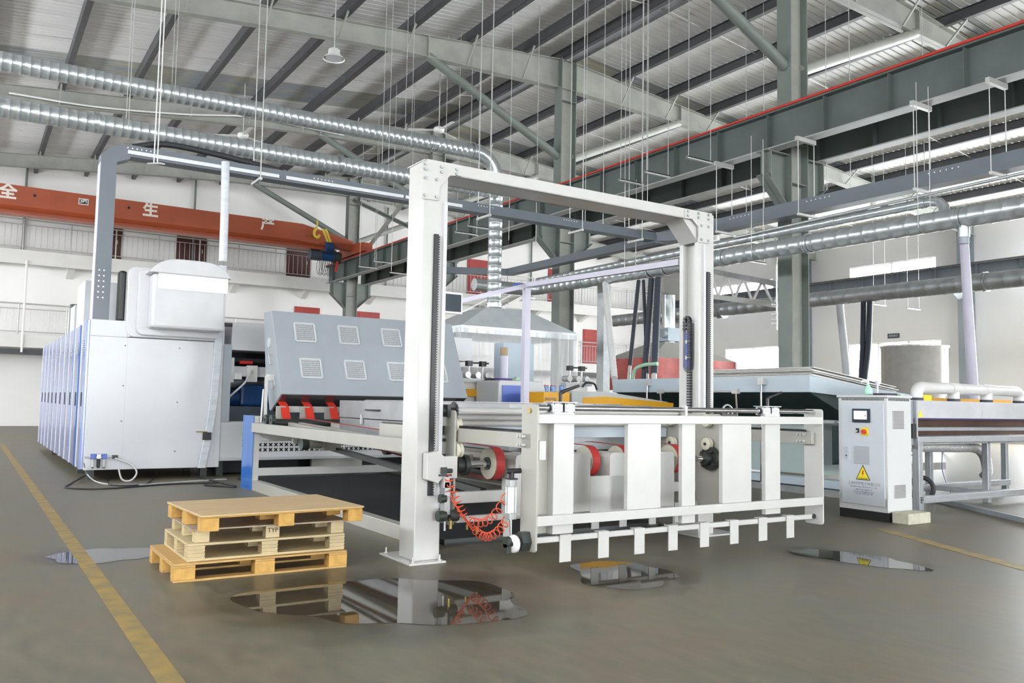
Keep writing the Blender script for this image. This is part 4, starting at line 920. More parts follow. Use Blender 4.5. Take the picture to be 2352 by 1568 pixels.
# ================================================================== CONTROL CABINET AND THINGS AROUND IT
cb = thing('control_cabinet', 'white electrical control cabinet with a lit touch screen and danger sign', 'cabinet', (10.7, 7.2, 0))
CX0, CX1, CY0, CY1 = 10.45, 11.0, 6.84, 7.60
MB().box(CX0, CX1, CY0, CY1, .12, 1.66).build('body', 'cabinet_white', cb, .008)
MB().box(CX0 + .005, CX1 - .005, CY0 + .005, CY1 - .005, 0, .12).build('plinth', 'plinth_black', cb)
MB().box(CX0 - .02, CX1 + .01, CY0 - .015, CY1 + .015, 1.665, 1.70).build('top_cover', 'cabinet_white', cb, .006)
b = MB(); [b.box(CX0 - .003, CX0, CY0 + .05 + k * .022, CY0 + .062 + k * .022, 1.625, 1.655) for k in range(30)]; [b.box(CX0 + .03 + k * .022, CX0 + .042 + k * .022, CY0 - .003, CY0, 1.625, 1.655) for k in range(22)]
b.build('top_vents', 'dark_iron', cb)
dr = MB().box(CX0 - .02, CX0, CY0 + .04, CY1 - .06, .20, 1.60).build('door', 'cabinet_door', cb, .005)
FX = CX0 - .0205
def fq(nm, px0, py0, px1, py1, m, par=dr, th=.012, bev=.002):        # flat piece on the cabinet door by pixels
    a, b_ = gx(px0, py0, FX), gx(px1, py1, FX); return MB().box(FX - th, FX + .001, min(a.y, b_.y), max(a.y, b_.y), min(a.z, b_.z), max(a.z, b_.z)).build(nm, m, par, bev)
sc_ = fq('touch_screen', 1960, 938, 1999, 970, 'screen_frame', th=.03)
def fs(nm, a, b_, c, d, m, t): p, q = gx(a, b_, FX), gx(c, d, FX); return MB().box(FX - t, FX - .03, min(p.y, q.y), max(p.y, q.y), min(p.z, q.z), max(p.z, q.z)).build(nm, m, sc_)
fs('screen', 1964, 943, 1994, 963, 'screen_lit', .0315)
fs('screen_field', 1966, 946, 1980, 949, 'screen_green', .0325); fs('screen_field', 1977, 956, 1986, 961, 'screen_green', .0325); fs('screen_field', 1989, 952, 1992, 957, 'screen_red', .0325)
p = gx(1987, 991, FX); es = MB().box(FX - .012, FX, p.y - .055, p.y + .055, p.z - .055, p.z + .055).build('emergency_stop', 'sign_yellow', dr, .01)
MB().cyl((FX - .012, p.y, p.z), (FX - .05, p.y, p.z), .032, 18).build('stop_button', 'bright_red', es)
p = gx(1970, 988, FX); kb = MB().box(FX - .012, FX, p.y - .022, p.y + .022, p.z - .03, p.z + .03).build('selector_switch', 'black_plastic', dr); MB().cyl((FX - .012, p.y, p.z - .008), (FX - .03, p.y, p.z - .008), .014, 12).build('switch_knob', 'wire', kb)
lh = fq('door_lock', 1942, 1025, 1949, 1054, 'silver_trim'); p = gx(1945, 1046, FX); MB().cyl((FX - .012, p.y, p.z), (FX - .02, p.y, p.z), .008, 10).build('key_hole', 'ink_black', lh)
def louvre_x(px0, py0, px1, py1):
    a, b_ = gx(px0, py0, FX), gx(px1, py1, FX); y0, y1, z0, z1 = min(a.y, b_.y), max(a.y, b_.y), min(a.z, b_.z), max(a.z, b_.z)
    o = MB().box(FX - .008, FX, y0, y1, z0, z1).build('louvre', 'vent_grey', dr); n = 14; s_ = MB()
    for k in range(n): z = z0 + (z1 - z0) * (k + .3) / n; s_.box(FX - .011, FX - .008, y0 + .01, y1 - .01, z, z + (z1 - z0) / n * .45)
    s_.build('louvre_slots', 'hood_grey', o)
louvre_x(1961, 1023, 1999, 1067)
def louvre_y(px0, py0, px1, py1, n):
    a, b_ = gy(px0, py0, CY0), gy(px1, py1, CY0); o = MB().box(a.x, b_.x, CY0 - .008, CY0, b_.z, a.z).build('louvre', 'vent_grey', cb); s_ = MB()
    for k in range(n): z = b_.z + (a.z - b_.z) * (k + .3) / n; s_.box(a.x + .01, b_.x - .01, CY0 - .011, CY0 - .008, z, z + (a.z - b_.z) / n * .45)
    s_.build('louvre_slots', 'mud_brown', o)
louvre_y(2049, 943, 2076, 985, 14); louvre_y(2053, 1114, 2080, 1143, 10)
a, b_ = gy(2038, 1146, CY0), gy(2091, 1168, CY0); MB().box(a.x, b_.x, CY0 - .006, CY0, b_.z, a.z).build('cover_plate', 'cabinet_white', cb)
T3 = [gx(1982, 1067, FX), gx(1966, 1100, FX), gx(1999, 1104, FX)]
T3[1].z = T3[2].z = (T3[1].z + T3[2].z) / 2; T3[0].y = (T3[1].y + T3[2].y) / 2; cen = (T3[0] + T3[1] + T3[2]) / 3
sg = MB().prism([p_ for p_ in T3], (-.003, 0, 0)).build('warning_sign', 'ink_black', dr)
MB().prism([cen + (p_ - cen) * .86 + V((-.0031, 0, 0)) for p_ in T3], (-.001, 0, 0)).build('sign_face', 'sign_yellow', sg)
bz = [(-.006, .045), (.016, .045), (.004, .012), (.017, .012), (-.012, -.045), (-.002, -.004), (-.014, -.004)]
MB().prism([cen + V((-.0042, -u_, v_ + .015)) for u_, v_ in bz], (-.001, 0, 0)).build('lightning_bolt', 'ink_red', sg)
text('sign_text', '有电危险', 'ink_black', sg, cen + V((-.0046, 0, -.055)), (0, -1, 0), (0, 0, 1), .036, .0004)
def ctext(body, px_, py_, size): p = gx(px_, py_, FX); text('printed_text', body, 'ink_grey', dr, p + V((-.001, 0, 0)), (0, -1, 0), (0, 0, 1), size, .0006)
ctext('上海科甲电子有限公司', 1984, 1111, .050)
ctext('Shanghai Kejia Electronic Co., Ltd', 1984, 1118, .030)
ctext('http://www.kejiauv.cn', 1984, 1124, .030); ctext('E-mail: service@kejiauv.cn', 1984, 1129, .030); ctext('Tel: 021 5990 587 528', 1984, 1134, .030)
bk = MB(); bk.box(10.46, 10.97, 6.56, 6.80, 0, .145); tag(bk.build('stone_block', 'concrete_block', bevel=.012), 'pale rough stone block at the foot of the control cabinet', 'block')
# clutter on the cabinet
def on_cab(px_, y=7.1): p = gy(px_, 905, y); return p.x
sb = thing('spray_bottle', 'green spray bottle on top of the control cabinet', 'bottle', (10.62, 7.24, 1.70))
MB().lathe((10.62, 7.24, 1.70), [(.0, 0), (.05, 0), (.055, .02), (.055, .09), (.02, .14), (.016, .16)], 16).build('bottle_body', 'green_bottle', sb)
b = MB(); b.cyl((10.62, 7.24, 1.855), (10.62, 7.24, 1.91), .016, 10); b.tube([(10.62, 7.24, 1.90), (10.57, 7.28, 1.905), (10.55, 7.30, 1.88)], .013, 8); b.build('trigger_head', 'lamp_white', sb)
tag(MB().prism([(10.50, 6.94, 1.70), (10.78, 6.89, 1.70), (10.80, 7.04, 1.70), (10.66, 7.12, 1.70), (10.50, 7.09, 1.70)], (0, 0, .028)).build('dark_rag', 'hose_black', bevel=.012), 'dark rag heaped on top of the control cabinet', 'rag')
tag(MB().obox((10.83, 7.17, 1.71), (.12, .03, 0), (-.006, .02, 0), (0, 0, .009)).build('hand_tool', 'wire', bevel=.004), 'steel hand tool lying on the control cabinet', 'tool')
tag(MB().obox((10.90, 6.93, 1.712), (.06, .01, 0), (-.006, .03, 0), (0, 0, .011)).build('glove', 'hose_green', bevel=.006), 'green glove on the front edge of the control cabinet', 'glove')
bl = thing('signal_lamp', 'slim signal lamp with a green top on the control cabinet', 'lamp', (10.93, 7.3, 1.70))
MB().cyl((10.93, 7.3, 1.70), (10.93, 7.3, 1.86), .012, 8).build('stem', 'lamp_white', bl); MB().cyl((10.93, 7.3, 1.86), (10.93, 7.3, 1.91), .035, 14).build('lamp_base', 'pvc_lilac', bl); MB().cyl((10.93, 7.3, 1.91), (10.93, 7.3, 1.98), .033, 14).build('lamp_lens', 'screen_green', bl)
# ================================================================== DRYER ON AN ALUMINIUM FRAME (right edge)
uv = thing('curing_dryer', 'dryer with a bright metal hood on an aluminium profile frame', 'dryer', (13.8, 8, 0))
UY0, UY1, UX0, UX1 = 7.45, 8.6, 12.08, 17.0
def prof(p, q, s_=.09, nm='profile', m='aluminium'):
    p, q = V(p), V(q); d = (q - p).normalized(); b = MB(); b.bar(p, q, s_, s_); o = b.build(nm, m, uv, .006)
    up = V((0, 0, 1)) if abs(d.z) < .9 else V((0, 1, 0)); sd = d.cross(up).normalized(); u = sd.cross(d)
    g = MB()
    for n_ in (sd, -sd, u, -u):
        t_ = d.cross(n_)
        for k in (-.22, .22): g.obox((p + q) / 2 + n_ * (s_ / 2 + .0005) + t_ * (k * s_), d * ((q - p).length / 2), t_ * .006, n_ * .001)
    g.build('profile_groove', 'hood_grey', o)
for x, y in ((UX0 + .05, UY0), (UX0 + .05, UY1), (14.35, UY0 + .15), (14.35, UY1), (16.9, UY0), (16.9, UY1)): prof((x, y, 0), (x, y, 1.02), .11 if y == UY0 else .1)
for y in (UY0, UY1): prof((UX0, y, .16), (UX1, y, .16), .11); prof((UX0, y, 1.06), (UX1, y, 1.06), .09)
prof((UX0, UY0 + .3, 1.21), (UX1, UY0 + .3, 1.21), .06)
for x in (14.35,): prof((x, UY0, .16), (x, UY1, .16), .08)
MB().box(UX0, UX1, UY0 - .02, UY1, 1.385, 1.655).build('hood', 'hood_bright', uv, .006)
MB().box(UX0 - .22, UX0, UY0 + .02, UY1, .98, 1.66).build('end_box', 'hood_grey', uv, .004)
MB().box(UX0 - .01, UX0 + .03, UY0 - .03, UY0, .95, 1.655).build('end_strip', 'aluminium', uv)
MB().box(UX0, UX1, UY0 + .45, UY0 + .5, 1.10, 1.385).build('lamp_shield', 'copper_brown', uv)
MB().box(UX0, UX1, UY0 + .1, UY0 + .4, 1.365, 1.385).build('lamp_rail', 'purple', uv)
MB().box(UX0, UX1, UY0 + .1, UY1, .98, 1.0).build('belt_pan', 'galvanised_dull', uv)
for px_ in (2114, 2257):
    p = gy(px_, 952, UY0 - .021); MB().prism([(p.x - .06, UY0 - .021, 1.40), (p.x + .06, UY0 - .021, 1.40), (p.x, UY0 - .021, 1.52)], (0, -.002, 0)).build('warning_sticker', 'sign_yellow' if px_ < 2200 else 'vent_grey', uv)
b = MB(); b.box(UX0 - .1, UX0, UY0 - .02, UY0 + .03, 1.08, 1.3); b.build('switch_box', 'black_plastic', uv)
pv = thing('exhaust_pipe', 'white plastic pipe with three branches lying along the dryer hood', 'pipe', (13.7, 7.9, 1.66))
PYP = 7.62; xs = [gy(x, 890, PYP).x for x in (2105, 2190, 2265, 2340)]
pts = [(xs[0], PYP, 1.70)] + [(xs[0] + .12 * (1 - math.cos(t)), PYP, 1.76 + .10 * math.sin(t)) for t in (0, .4, .8, 1.2, 1.57)] + [(xs[3] - .12, PYP, 1.86)] + [(xs[3] - .12 + .12 * math.sin(t), PYP, 1.86 - .1 * (1 - math.cos(t))) for t in (.4, .8, 1.2, 1.57)] + [(xs[3], PYP, 1.70)]
MB().tube(pts, .09, 18).build('main_pipe', 'pvc_white', pv)
for x in xs[1:3]: MB().cyl((x, PYP, 1.70), (x, PYP, 1.86), .088, 18).build('branch', 'pvc_white', pv); MB().cyl((x - .13, PYP, 1.86), (x + .13, PYP, 1.86), .1, 18).build('tee', 'pvc_white', pv)
for x in xs: MB().cyl((x, PYP, 1.655), (x, PYP, 1.70), .1, 18).build('rubber_collar', 'hose_black', pv)
tag(MB().box(gy(2130, 918, 8.5).x, 17.0, 8.5, 8.56, 1.655, 1.73).build('guard_rail', 'machine_yellow'), 'long yellow guard rail behind the dryer hood', 'rail')
tag(MB().box(gy(2122, 915, 7.7).x, gy(2140, 915, 7.7).x, 7.7, 7.75, 1.655, 1.75).build('switch_plate', 'sign_yellow'), 'small yellow green switch plate on the dryer hood', 'switch')
a, b_ = gz(2152, 1152), gz(2352, 1200); d = (b_ - a).normalized()
tag(MB().bar(a + V((0, 0, .035)), b_ + d * .6 + V((0, 0, .035)), .07, .07).build('square_tube', 'hood_grey'), 'grey square tube lying on the floor in front of the dryer', 'tube')
st = thing('stool', 'small wooden stool under the dryer', 'stool', (14.5, 9.6, 0))
MB().box(14.3, 14.8, 9.4, 9.8, .42, .46).build('seat', 'kraft', st)
for x in (14.34, 14.76):
    for y in (9.44, 9.76): MB().box(x - .03, x + .03, y - .03, y + .03, 0, .42).build('leg', 'cream_paint', st)
P_ = smooth_path([(12.3, 7.9, .93), (13.9, 7.9, .9), (14.55, 7.9, .88), (14.75, 7.85, .75), (14.75, 7.8, .5), (14.65, 7.8, .4)], 8)
tag(MB().tube(P_, .085, 14).build('foil_duct', 'foil_duct'), 'crinkled foil duct bending down under the dryer', 'duct')
tag(MB().torus((12.50, 7.62, .30), (.95, .35, 0), .17, .035, 24).build('cable_coil', 'black_rubber'), 'black coil of cable leaning on the dryer leg', 'cable')
tag(MB().tube(smooth_path([(12.1, 7.6, .8), (12.3, 7.58, .82), (12.42, 7.58, .7), (12.4, 7.6, .45)]), .012, 6).build('cable', 'black_rubber'), 'black cable looping from the dryer end box', 'cable')
tag(MB().tube(smooth_path([(15.3, 8.9, .95), (15.1, 8.8, .5), (15.0, 8.7, .3), (14.7, 8.4, .02)]), .008, 6).build('cable', 'panel_blue'), 'thin blue cable hanging behind the dryer frame', 'cable')
# ================================================================== PALE MACHINE WITH DARK HOPPER (behind the frame)
fm = thing('screen_printer', 'long pale blue machine with a dark green hopper under its top', 'machine', (14, 12.5, 0))
MX, MY0, MY1 = 12.6, 9.74, 15.2
MB().prism([(MX, MY0, 1.79), (MX, MY0, 2.09), (14.6, MY0, 1.90), (16.0, MY0, 1.78), (16.0, MY0, 1.60)], (0, MY1 - MY0, 0)).build('top_body', 'machine_pale', fm, .01)
MB().prism([(MX + .05, MY0 + .05, 1.79), (16, MY0 + .05, 1.60), (15.2, MY0 + .05, 1.25), (13.9, MY0 + .05, 1.30)], (0, MY1 - MY0 - .1, 0)).build('hopper', 'green_under', fm)
MB().box(13.0, 13.1, MY0 - .2, MY1, 1.24, 1.30).build('side_rail', 'aluminium', fm)
MB().box(13.2, 15.0, MY0 + .3, MY1 - .4, .28, 1.22).build('cabinet_body', 'machine_mint', fm, .01)
MB().box(13.19, 13.2, MY0 + 2.0, MY0 + 3.2, .45, 1.15).build('dark_panel', 'green_under', fm)
MB().prism([(13.15, 9.0, 1.2), (13.15, 9.7, 1.2), (13.15, 9.7, .5), (13.15, 9.3, .85)], (1.4, 0, 0)).build('chute', 'green_under', fm)
MB().box(12.9, 15.4, 8.9, 9.02, .42, .55).build('front_bar', 'cream_paint', fm)
for y in (9.1, 12.0, 14.6): MB().box(12.9, 13.0, y, y + .1, 0, 1.24).build('leg', 'machine_mint', fm)
MB().box(12.7, 13.0, 8.8, 15.2, .12, .26).build('base_beam', 'machine_pale', fm, .006); MB().box(12.5, 13.2, 8.75, 15.3, 0, .10).build('base_plinth', 'galvanised_dull', fm)
for px_, z0, z1 in ((1478, 1.5, 2.05), (1740, 1.5, 2.05)):
    p = gx(px_, 930, 12.45); q = thing('rod_stand', 'slim chrome rod with a clamp beside the pale machine, %s' % ('near its far end' if px_ < 1600 else 'near its near end'), 'rod', (12.55, p.y, .1))
    MB().cyl((12.55, p.y, .1), (12.55, p.y, 2.02), .022, 10).build('rod', 'chrome', q); MB().box(12.50, 12.60, p.y - .09, p.y + .05, 1.93, 2.05).build('clamp', 'wire', q)
q = thing('handle_bar', 'chrome handle bar on two posts along the pale machine', 'handle', (12.3, 11.5, 1.3))
p0, p1 = gx(1517, 899, 12.3), gx(1690, 899, 12.3)
MB().cyl(p0, p1, .02, 8).build('bar', 'wire', q)
for p in (p0, p1): MB().cyl(p, (12.35, p.y, 1.3), .022, 8).build('post', 'chrome', q); MB().box(p.x - .04, p.x + .04, p.y - .07, p.y + .07, p.z - .04, p.z + .05).build('clamp', 'wire', q)
for k in range(6):
    z = 2.10 + .03 * k; x0 = 12.95 + .05 * (k % 3)
    b = MB(); y0, y1 = 9.95 + .05 * ((k * 2) % 3), 12.7 + .12 * (k % 2); b.prism([(x0, y0, z), (15.6, y0, z - .30), (15.6, y0, z - .285), (x0, y0, z + .018)], (0, y1 - y0, 0))
    tag(b.build('board_sheet', 'board_white'), 'thin white board in the pile on the pale machine, %s from the bottom' % ('first', 'second', 'third', 'fourth', 'fifth', 'topmost')[k], 'board', 'boards piled on the pale machine')
# yellow and grey press, blue-fronted unit, print heads, jars
yp = thing('press', 'grey press with a bright yellow front panel behind the frame', 'machine', (11, 13.2, 0))
MB().box(9.75, 12.25, 13.0, 14.2, .2, 1.56).build('body', 'plate_lightgrey', yp, .01)
MB().prism([(9.85, 12.98, 1.52), (9.85, 12.98, 1.62), (10.6, 12.98, 1.66), (12.4, 12.98, 1.56), (12.4, 12.98, 1.3), (9.85, 12.98, 1.3)], (0, .05, 0)).build('front_panel', 'machine_yellow', yp)
MB().prism([(9.6, 13.03, 1.60), (9.7, 13.03, 1.74), (10.6, 13.03, 1.76), (12.3, 13.03, 1.58), (12.3, 13.03, 1.5), (9.6, 13.03, 1.5)], (0, 1.1, 0)).build('sloping_top', 'plate_lightgrey', yp)
MB().box(9.05, 9.65, 12.9, 13.4, 1.2, 1.72).build('yellow_box', 'machine_yellow', yp, .01); MB().box(9.7, 9.95, 12.9, 13.4, 1.3, 1.75).build('hinge_box', 'plate_lightgrey', yp)
for x in (9.9, 12.1): MB().box(x - .08, x + .08, 13.2, 14.0, 0, .2).build('foot', 'dark_iron', yp)
text('panel_text', 'jinpeng', 'ink_grey', yp, gy(1265, 915, 12.89), (1, 0, 0), (0, 0, 1), .09, .001)
bu = thing('feeder_unit', 'white feeder unit with a wide blue front panel', 'machine', (9.8, 14.6, 0))
MB().prism([(9.05, 14.5, .3), (9.05, 14.5, 1.92), (9.1, 14.5, 1.96), (10.15, 14.5, 1.96), (10.35, 14.5, 1.3), (10.35, 14.5, .3)], (0, .9, 0)).build('housing', 'cabinet_white', bu, .02)
MB().box(9.13, 9.72, 14.48, 14.5, 1.45, 1.86).build('blue_panel', 'panel_blue', bu); MB().box(9.2, 10.2, 14.6, 15.2, 0, .3).build('base', 'dark_iron', bu)
tag(MB().prism([(9.60, 14.75, 1.97), (9.72, 14.75, 1.97), (9.74, 14.75, 2.03), (9.66, 14.75, 2.05)], (0, .12, 0)).build('hand_tool', 'hose_green', bevel=.01), 'small teal tool lying on the blue fronted unit', 'tool')
for i, (px_, yy, lb) in enumerate([(1092, 15.6, 'clamp frame with black knobs left of the grey control box'), (1322, 15.6, 'clamp frame with black knobs right of the grey control box')]):
    c = gy(px_, 880, yy); r_ = thing('print_head', lb, 'clamp', (c.x, yy, 1.2), 'print head clamps')
    w_ = .17
    for s_ in (-1, 1): MB().cyl((c.x + s_ * w_, yy, 1.5), (c.x + s_ * w_, yy, 2.32), .025, 8).build('post', 'lamp_white', r_); MB().box(c.x + s_ * w_ - .06, c.x + s_ * w_ + .06, yy - .06, yy + .06, 2.27, 2.38).build('knob', 'black_plastic', r_)
    MB().cyl((c.x - w_, yy, 2.34), (c.x + w_ + .15, yy, 2.34), .018, 8).build('cross_rod', 'dark_iron', r_)
    MB().box(c.x - .35, c.x + .4, yy - .1, yy + .1, 1.92, 1.99).build('carrier', 'vent_grey', r_)
    for k in range(3): MB().cyl((c.x - .25 + .25 * k, yy - .12, 2.08), (c.x - .25 + .25 * k, yy + .12, 2.08), .07, 12).build('roller_end', 'wire', r_)
    MB().box(c.x - .3, c.x + .3, yy - .05, yy + .3, .4, 1.92).build('stand', 'lamp_white', r_); MB().box(c.x - .25, c.x + .25, yy + .0, yy + .25, 0, .4).build('base', 'dark_iron', r_)
    MB().box(c.x - .32, c.x + .0, yy - .2, yy - .06, 1.62, 1.78).build('yellow_block', 'machine_yellow', r_, .008)
    MB().tube(smooth_path([(c.x + .1, yy - .12, 1.9), (c.x + .2, yy - .16, 2.0), (c.x + .45, yy - .12, 1.98), (c.x + .55, yy - .1, 1.85)]), .025, 8).build('cable_hose', 'black_rubber', r_)
tb = thing('ink_table', 'narrow white table holding the blue ink jars', 'table', (11.3, 15.0, 0))
MB().box(10.38, 12.4, 14.85, 15.25, 1.66, 1.72).build('table_top', 'cabinet_white', tb)
for x in (10.40, 12.3): MB().box(x, x + .06, 14.9, 15.2, 0, 1.66).build('leg', 'vent_grey', tb)
for k, px_ in enumerate((1239, 1254, 1270, 1291)):
    c = gy(px_, 890, 15.0); j = thing('ink_jar', 'blue ink jar with a red lid on the white table, %s from the left' % ('first', 'second', 'third', 'fourth')[k], 'jar', (c.x, 15.0, 1.72), 'ink jars')
    MB().lathe((c.x, 15.0, 1.72), [(0, 0), (.062, 0), (.068, .02), (.068, .15), (.05, .17)], 16).build('jar', 'jar_blue', j); MB().cyl((c.x, 15.0, 1.885), (c.x, 15.0, 1.905), .06, 14).build('lid', 'lid_red' if k < 3 else 'panel_blue', j)
cbx = thing('control_box', 'pale blue grey upright control box behind the gantry', 'control box', (10.5, 16.0, 0))
MB().box(10.06, 10.90, 15.95, 16.35, 1.3, 2.86).build('box', 'box_bluegrey', cbx, .012); MB().box(10.55, 10.56, 15.945, 15.95, 1.32, 2.84).build('door_gap', 'hood_grey', cbx); MB().box(10.2, 10.8, 16.0, 16.3, 0, 1.3).build('pedestal', 'vent_grey', cbx)
rt = thing('paper_roll', 'upright paper roll with a brown core beside the control box', 'roll', (9.5, 15.2, 1.96)); c = gy(1157, 850, 15.2)
MB().cyl((c.x, 15.2, 2.02), (c.x, 15.2, 2.5), .09, 16).build('roll', 'pvc_lilac', rt); MB().cyl((c.x, 15.2, 2.5), (c.x, 15.2, 2.68), .085, 16).build('core', 'kraft', rt); MB().box(c.x - .16, c.x + .16, 15.1, 15.3, 1.96, 2.02).build('holder', 'purple', rt)
# ================================================================== EXTRACTION CANOPY
cn = thing('extraction_canopy', 'galvanised extraction canopy with clear film curtains', 'canopy', (12.4, 20, 1.5))
bx0, bx1, by0, by1, tx0, tx1, ty0, ty1 = 10.5, 14.25, 18.7, 21.3, 11.75, 13.05, 19.5, 20.5
vs = [(bx0, by0, 3.45), (bx1, by0, 3.45), (bx1, by1, 3.45), (bx0, by1, 3.45), (tx0, ty0, 4.08), (tx1, ty0, 4.08), (tx1, ty1, 4.08), (tx0, ty1, 4.08)]
MB().add(vs, [(0, 1, 5, 4), (1, 2, 6, 5), (2, 3, 7, 6), (3, 0, 4, 7), (4, 5, 6, 7)]).build('cone', 'canopy_sheet', cn)
b = MB(); b.box(bx0, bx1, by0 - .02, by0, 3.28, 3.46); b.box(bx0, bx1, by1, by1 + .02, 3.28, 3.46); b.box(bx0 - .02, bx0, by0, by1, 3.28, 3.46); b.box(bx1, bx1 + .02, by0, by1, 3.28, 3.46); b.build('rim', 'canopy_sheet', cn)
for k in range(12):
    x = bx0 + .15 + (bx1 - bx0 - .3) * k / 11; w_ = .16; z0 = 1.55; n = 4; pts = []
    for j in range(n + 1): pts += [(x - w_, by0 + .02 * math.sin(j + k), 3.4 - (3.4 - z0) * j / n), (x, by0 - .05 + .03 * math.sin(j * 2 + k), 3.4 - (3.4 - z0) * j / n), (x + w_, by0 + .02 * math.cos(j + k), 3.4 - (3.4 - z0) * j / n)]
    fs_ = []
    for j in range(n):
        for q in range(2): fs_.append((3 * j + q, 3 * j + q + 1, 3 * j + 4 + q, 3 * j + 3 + q))
    MB().add(pts, fs_, True).build('curtain_strip', 'curtain_film', cn)
for k in range(8):
    y = by0 + .15 + (by1 - by0 - .3) * k / 7; MB().add([(bx0, y - .16, 3.4), (bx0 - .04, y, 3.4), (bx0, y + .16, 3.4), (bx0, y - .16, 1.55), (bx0 - .04, y, 1.55), (bx0, y + .16, 1.55)], [(0, 1, 4, 3), (1, 2, 5, 4)], True).build('curtain_strip', 'curtain_film', cn)
# ================================================================== DUCTS
def spiral(root, p, q, r, pitch, m='galvanised', nm='duct_run', n=20):
    p, q = V(p), V(q); L = (q - p).length; k = max(2, int(L / pitch)); pts = []; rs = []
    for i in range(k):
        for t, e in ((0, 1.0), (.86, 1.0), (.89, 1.03), (.97, 1.03)): pts.append(p.lerp(q, (i + t) / k)); rs.append(r * e)
    pts.append(q); rs.append(r)
    return MB().tube(pts, rs, n).build(nm, m, root)
def flange(root, p, d, r, m='galvanised'):
    p, d = V(p), V(d).normalized(); MB().ring(p - d * .05, p - d * .025, r * 1.14, r * .98, 24).build('flange', m, root); MB().ring(p + d * .025, p + d * .05, r * 1.14, r * .98, 24).build('flange', m, root); MB().tube([p - d * .05, p + d * .05], r * 1.05, 20).build('coupling', m, root)
def rod_pair(root, x, y, z, dx=.0, dy=.2, ztop=None, m='wire'):
    for s_ in (-1, 1):
        xx, yy = x + s_ * dx, y + s_ * dy; MB().tube([(xx, yy, z), (xx, yy, ztop or roofz(xx) + .3)], .007, 5, cap=False).build('hanger_rod', m, root)
D1 = thing('round_duct', 'upper galvanised round duct that turns down to the extraction canopy', 'duct', (6, 20, 8.3)); RD = .20
spiral(D1, (-4, 20, 8.28), (11.55, 20, 8.46), RD, .17)
el = [(11.55, 20, 8.46)] + [(11.55 + .72 * math.sin(t), 20, 8.46 - .72 * (1 - math.cos(t))) for t in [k * math.pi / 12 for k in range(1, 7)]]
MB().tube(el, RD, 20, cap=False).build('elbow', 'galvanised', D1)
spiral(D1, (12.27, 20, 7.74), (12.27, 20, 4.08), RD * .97, .24, nm='drop')
for x in (5.25, 10.2, 11.5): flange(D1, (x, 20, 8.28 + (x + 4) * .0116), (1, 0, 0), RD)
flange(D1, (12.27, 20, 7.72), (0, 0, 1), RD); flange(D1, (12.27, 20, 4.2), (0, 0, 1), RD)
for x in (3.6, 9.5): rod_pair(D1, x, 20, 8.2)
D2 = thing('round_duct', 'lower galvanised round duct crossing the hall behind the cable duct', 'duct', (6, 19.4, 7.2))
spiral(D2, (-4, 19.4, 7.16), (11.9, 19.4, 7.27), .20, .17)
for x in (2.0, 7.4): flange(D2, (x, 19.4, 7.2 + (x) * .007), (1, 0, 0), .2)
for x in (2.6, 8.6): rod_pair(D2, x, 19.4, 7.1)
D3 = thing('round_duct', 'big galvanised round duct running along the right side at mid height', 'duct', (15, 14, 5))
spiral(D3, (15, -6, 4.9), (15, 21.6, 5.1), .19, .3)
MB().tube([(15, 21.6, 5.1)] + [(15 - .6 * (1 - math.cos(t)), 21.6 + .6 * math.sin(t), 5.1) for t in (.4, .8, 1.2, 1.57)] + [(12.9, 22.2, 5.1)], .19, 18).build('elbow', 'galvanised', D3)
for y in (8.3, 11.6, 14.0, 16.0, 16.6, 19.4): flange(D3, (15, y, 4.95 + (y - 2) * .0077), (0, 1, 0), .19)
for y in (9.0, 13.0, 17.4): rod_pair(D3, 15, y, 4.9, .2, 0, 7.7)
D4 = thing('round_duct', 'thin galvanised duct above the big duct, ending in a down turned elbow', 'duct', (15.35, 14, 5.5))
p0, p1 = gx(1235, 645, 15.35), gx(2125, 466, 15.35)
spiral(D4, p0, p1, .095, .3, n=14)
d = (p1 - p0).normalized(); MB().tube([p1, p1 + d * .12, p1 + d * .3 + V((-.02, 0, -.05)), p1 + d * .42 + V((-.08, 0, -.17)), p1 + d * .48 + V((-.15, 0, -.34))], .095, 14).build('elbow', 'galvanised', D4)
for px_ in (1916, 2122): f_ = (px_ - 1235) / (2125 - 1235); q = p0.lerp(p1, 1); flange(D4, gx(px_, 645 + (466 - 645) * f_ - .5, 15.35), d, .095)
D5 = thing('round_duct', 'far galvanised duct running below the right wall windows', 'duct', (24, 25, 5.5))
p0, p1 = gx(1400, 738, 24), gx(2400, 632, 24); p1 = p0 + (p1 - p0) * 1.7; spiral(D5, p0, p1, .25, .45, 'galvanised_dull', n=16)
for px_, py_ in ((1655, 715), (1662, 714), (2265, 647)): flange(D5, gx(px_, py_, 24), p1 - p0, .25, 'galvanised_dull')
tag(MB().tube([gx(1690, 545, 15.2), gx(1690, 545, 15.2).lerp(gx(2420, 382, 15.2), 1.8)], .03, 8).build('conduit', 'galvanised'), 'thin steel conduit hung under the long grey cable duct', 'conduit')
